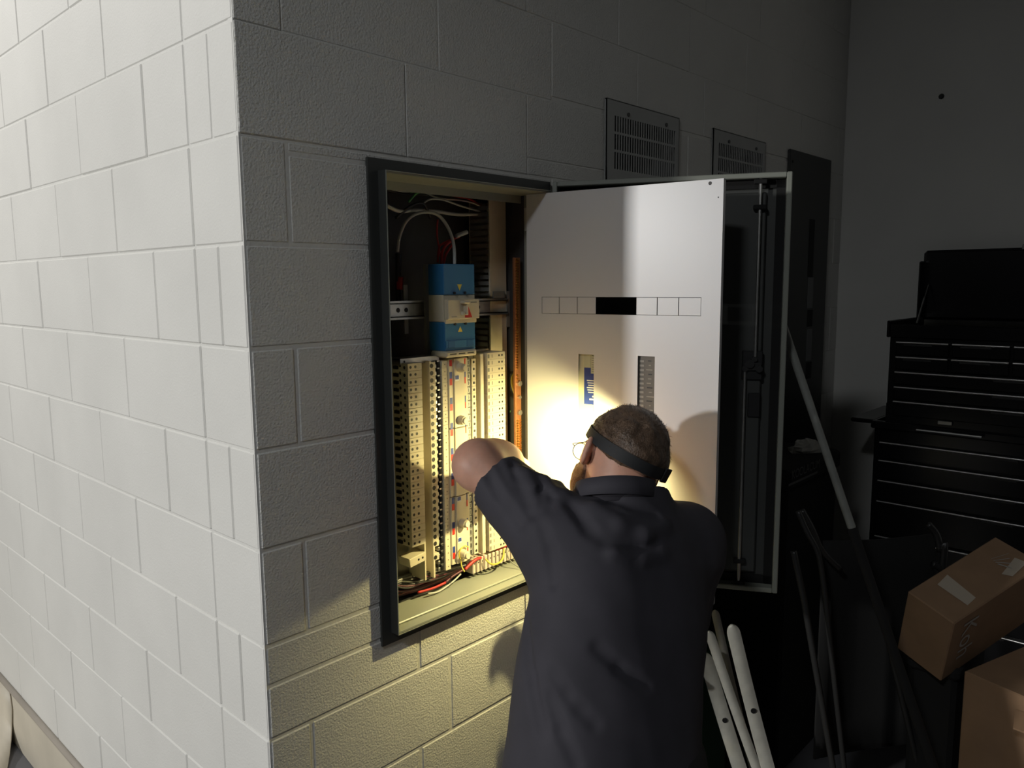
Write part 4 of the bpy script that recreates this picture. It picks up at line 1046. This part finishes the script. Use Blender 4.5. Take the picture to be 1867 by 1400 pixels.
for j in range(7):
    for i in range(n+1):
        t = i/n; p = a*(1-t)+b*t; s_ = math.sin(math.pi*t); vs.append((p[0]+.02*s_, p[1]+.03*s_, p[2]-j*.11-.02*s_))
m.add(vs, [(j*(n+1)+i, j*(n+1)+i+1, (j+1)*(n+1)+i+1, (j+1)*(n+1)+i) for j in range(6) for i in range(n)]); o = m.build('fabric', M_FABRIC, fc, smooth=True); md = o.modifiers.new('thickness', 'SOLIDIFY'); md.thickness = .006

# slats and green crate
m = MB()
gx0, gx1, gy0, gy1, gz = 1.02, 1.40, -.30, -.03, .62
gc = thing('plastic_crate', 'dark green plastic crate behind the leaning pale slats', 'crate', ((gx0+gx1)/2, (gy0+gy1)/2, 0))
m.box((gx0, gy0, 0), (gx1, gy1, .01)); m.box((gx0, gy0, 0), (gx1, gy0+.008, gz)); m.box((gx0, gy1-.008, 0), (gx1, gy1, gz)); m.box((gx0, gy0, 0), (gx0+.008, gy1, gz)); m.box((gx1-.008, gy0, 0), (gx1, gy1, gz)); m.build('shell', M_GREEN, gc)
m = MB(); ring_pts = [(gx0-.006, gy0-.006), (gx1+.006, gy0-.006), (gx1+.006, gy1+.006), (gx0-.006, gy1+.006)]
for (ax_, ay_), (bx_, by_) in zip(ring_pts, ring_pts[1:]+ring_pts[:1]): m.tube([(ax_, ay_, gz-.008), (bx_, by_, gz-.008)], .009, 8, sub=1)
m.build('rim', M_GREEN, gc)
def slat(tp, bp_, w, d0, d1, label, hole, mt=M_SLAT):
    """curved slat between two picture points, standing on the floor"""
    A = dep(*tp, d0); B = dep(*bp_, d1); B = A+(B-A)*((.004-A[2])/(B-A)[2])
    ax_ = (B-A); L_ = np.linalg.norm(ax_); ax_ /= L_; side = np.cross(ax_, _f); side /= np.linalg.norm(side); nn = np.cross(side, ax_)
    if nn@_f > 0: nn = -nn
    m = MB(); n = 22; vs = []; fs = []
    for i in range(n+1):
        t = (w*.8*(1-math.cos(math.pi/2*i/7))/L_) if i <= 7 else w*.8/L_+(1-w*.8/L_)*(i-7)/(n-7); ww = w*max(.10, math.sin(math.pi/2*min(1, i/7)))
        c = A+ax_*t*L_+nn*(.06*math.sin(math.pi*t))*-1+nn*.0
        for u_, off in ((-.5, 0), (-.25, .003), (0, .004), (.25, .003), (.5, 0)): vs.append(c+side*u_*ww+nn*(off+.004))
        for u_ in (.5, -.5): vs.append(c+side*u_*ww-nn*.004)
    for i in range(n):
        for k in range(7): fs.append((i*7+k, i*7+(k+1) % 7, (i+1)*7+(k+1) % 7, (i+1)*7+k))
    fs += [tuple(range(7))[::-1], tuple(range(n*7, n*7+7))]
    m.add(vs, fs)
    if hole: 
        t = hole/L_; c = A+ax_*hole-nn*(.06*math.sin(math.pi*t))+nn*.0092; m.disc(c, nn, .0075, 12, 1)  # hole is a flat disc, its shaded depth painted black
    o = m.build('slat', [mt, M_BLACK], smooth=True, autosmooth=40, origin=tuple(B)); return tag(o, label, 'slat', 'pale slats leaning on the green crate')
slat((1334, 1138), (1408, 1400), .036, 2.16, 2.10, 'pale curved slat with rounded end and a hole, outermost on the green crate', .245)
slat((1292, 1150), (1392, 1420), .026, 2.20, 2.14, 'narrow pale slat leaning between two broader slats with holes', 0)
slat((1284, 1190), (1360, 1420), .040, 2.23, 2.17, 'broad slat with a hole leaning lowest on the green crate', .20)
slat((1303, 1112), (1380, 1400), .022, 2.26, 2.2, 'thin slat standing tallest behind the other slats', 0)

# cartons
CH = .715; cA = onz(1758, 1223, CH); dirv = np.array([-.309, -.951, 0]); inn = np.array([.951, -.309, 0])
def cfr(a, b, z): return tuple(cA*[1, 1, 0]+dirv*a+inn*b+np.array([0, 0, z]))
lc = thing('lower_carton', 'plain brown cardboard carton standing on the floor with a folded top flap', 'carton', cfr(.22, .2, 0))
m = MB(); m.bbox((0, 0, 0), (.46, .42, CH), .003, 0, cfr); m.build('body', M_CARD, lc)
m = MB(); 
fl = [cfr(.13, -.001, CH-.04), cfr(.44, -.001, CH), cfr(.44, -.06, CH-.025), cfr(.15, -.045, CH-.065)]; m.add(fl+[tuple(np.array(p)+[0, 0, -.004]) for p in fl], [(0, 1, 2, 3), (4, 7, 6, 5), (0, 4, 5, 1), (1, 5, 6, 2), (2, 6, 7, 3), (3, 7, 4, 0)]); m.build('flap', M_CARD, lc)
tb_ = thing('black_tub', 'black plastic tub holding up the tilted carton', 'tub', (1.67, -.85, 0))
m = MB(); m.bbox((1.50, -.905, 0), (1.84, -.79, .665), .012); m.build('shell', M_FABRIC, tb_)
m = MB(); m.bbox((1.49, -.912, .655), (1.85, -.783, .69), .01); m.build('lid', M_FABRIC, tb_)
Lp = dep(1655, 1078, 2.06); Fp = dep(1740, 1137, 1.955); vB = ray(1815, 978)
a_ = (vB@(Fp-Lp)); dB = ((Lp-_C)@(Fp-Lp))/a_; Bp = _C+vB*dB
eL = (Bp-Lp); lenL = np.linalg.norm(eL); eL /= lenL; eF = (Fp-Lp); lenF = np.linalg.norm(eF); eF /= lenF; eN = np.cross(eL, eF); eN = eN if eN[2] < 0 else -eN
def ufr(a, b, c): return tuple(Lp+eL*a+eF*b+eN*c)
LEN = lenL; CT = .22
uc = thing('upper_carton', 'tilted brown cardboard carton with paper labels and grey lettering lying on the lower carton', 'carton', ufr(LEN/2, lenF/2, CT))
m = MB(); m.bbox((0, 0, 0), (LEN, lenF, CT), .003, 0, ufr); m.build('body', M_CARD, uc)
def on_top(px, py):
    v = ray(px, py); t = ((Lp-_C)@eN)/(v@eN); p = _C+v*t-Lp; return p@eL, p@eF
for nm, pts_ in (('tape', [(1709, 1066), (1727, 1048), (1779, 1090), (1764, 1104)]), ('paper_label', [(1826, 1047), (1850, 1017), (1873, 1026), (1846, 1051)])):
    m = MB(); m.add([ufr(*on_top(*p), -.0012) for p in pts_], [(0, 1, 2, 3)]); m.build(nm, M_TAPE, uc)
m = MB()
for k in range(4):
    a0, b0 = on_top(1806+4*k, 1020-k*5+8*k); a1, b1 = on_top(1838+2*k, 1010+9*k)
    a, b = np.array(ufr(a0, b0, -.0012)), np.array(ufr(a1, b1, -.0012)); w_ = eL*.004
    m.add([a, b, b+w_, a+w_], [(0, 1, 2, 3)])
m.build('print_line', M_INK, uc)
# lettering on the camera-side face (b = lenF), reading down along eN
m = MB(); text_mb(m, 'Koh', lambda x, y: ufr(.046+y, lenF+.0012, .026+x), .084); m.build('lettering', M_INK, uc)
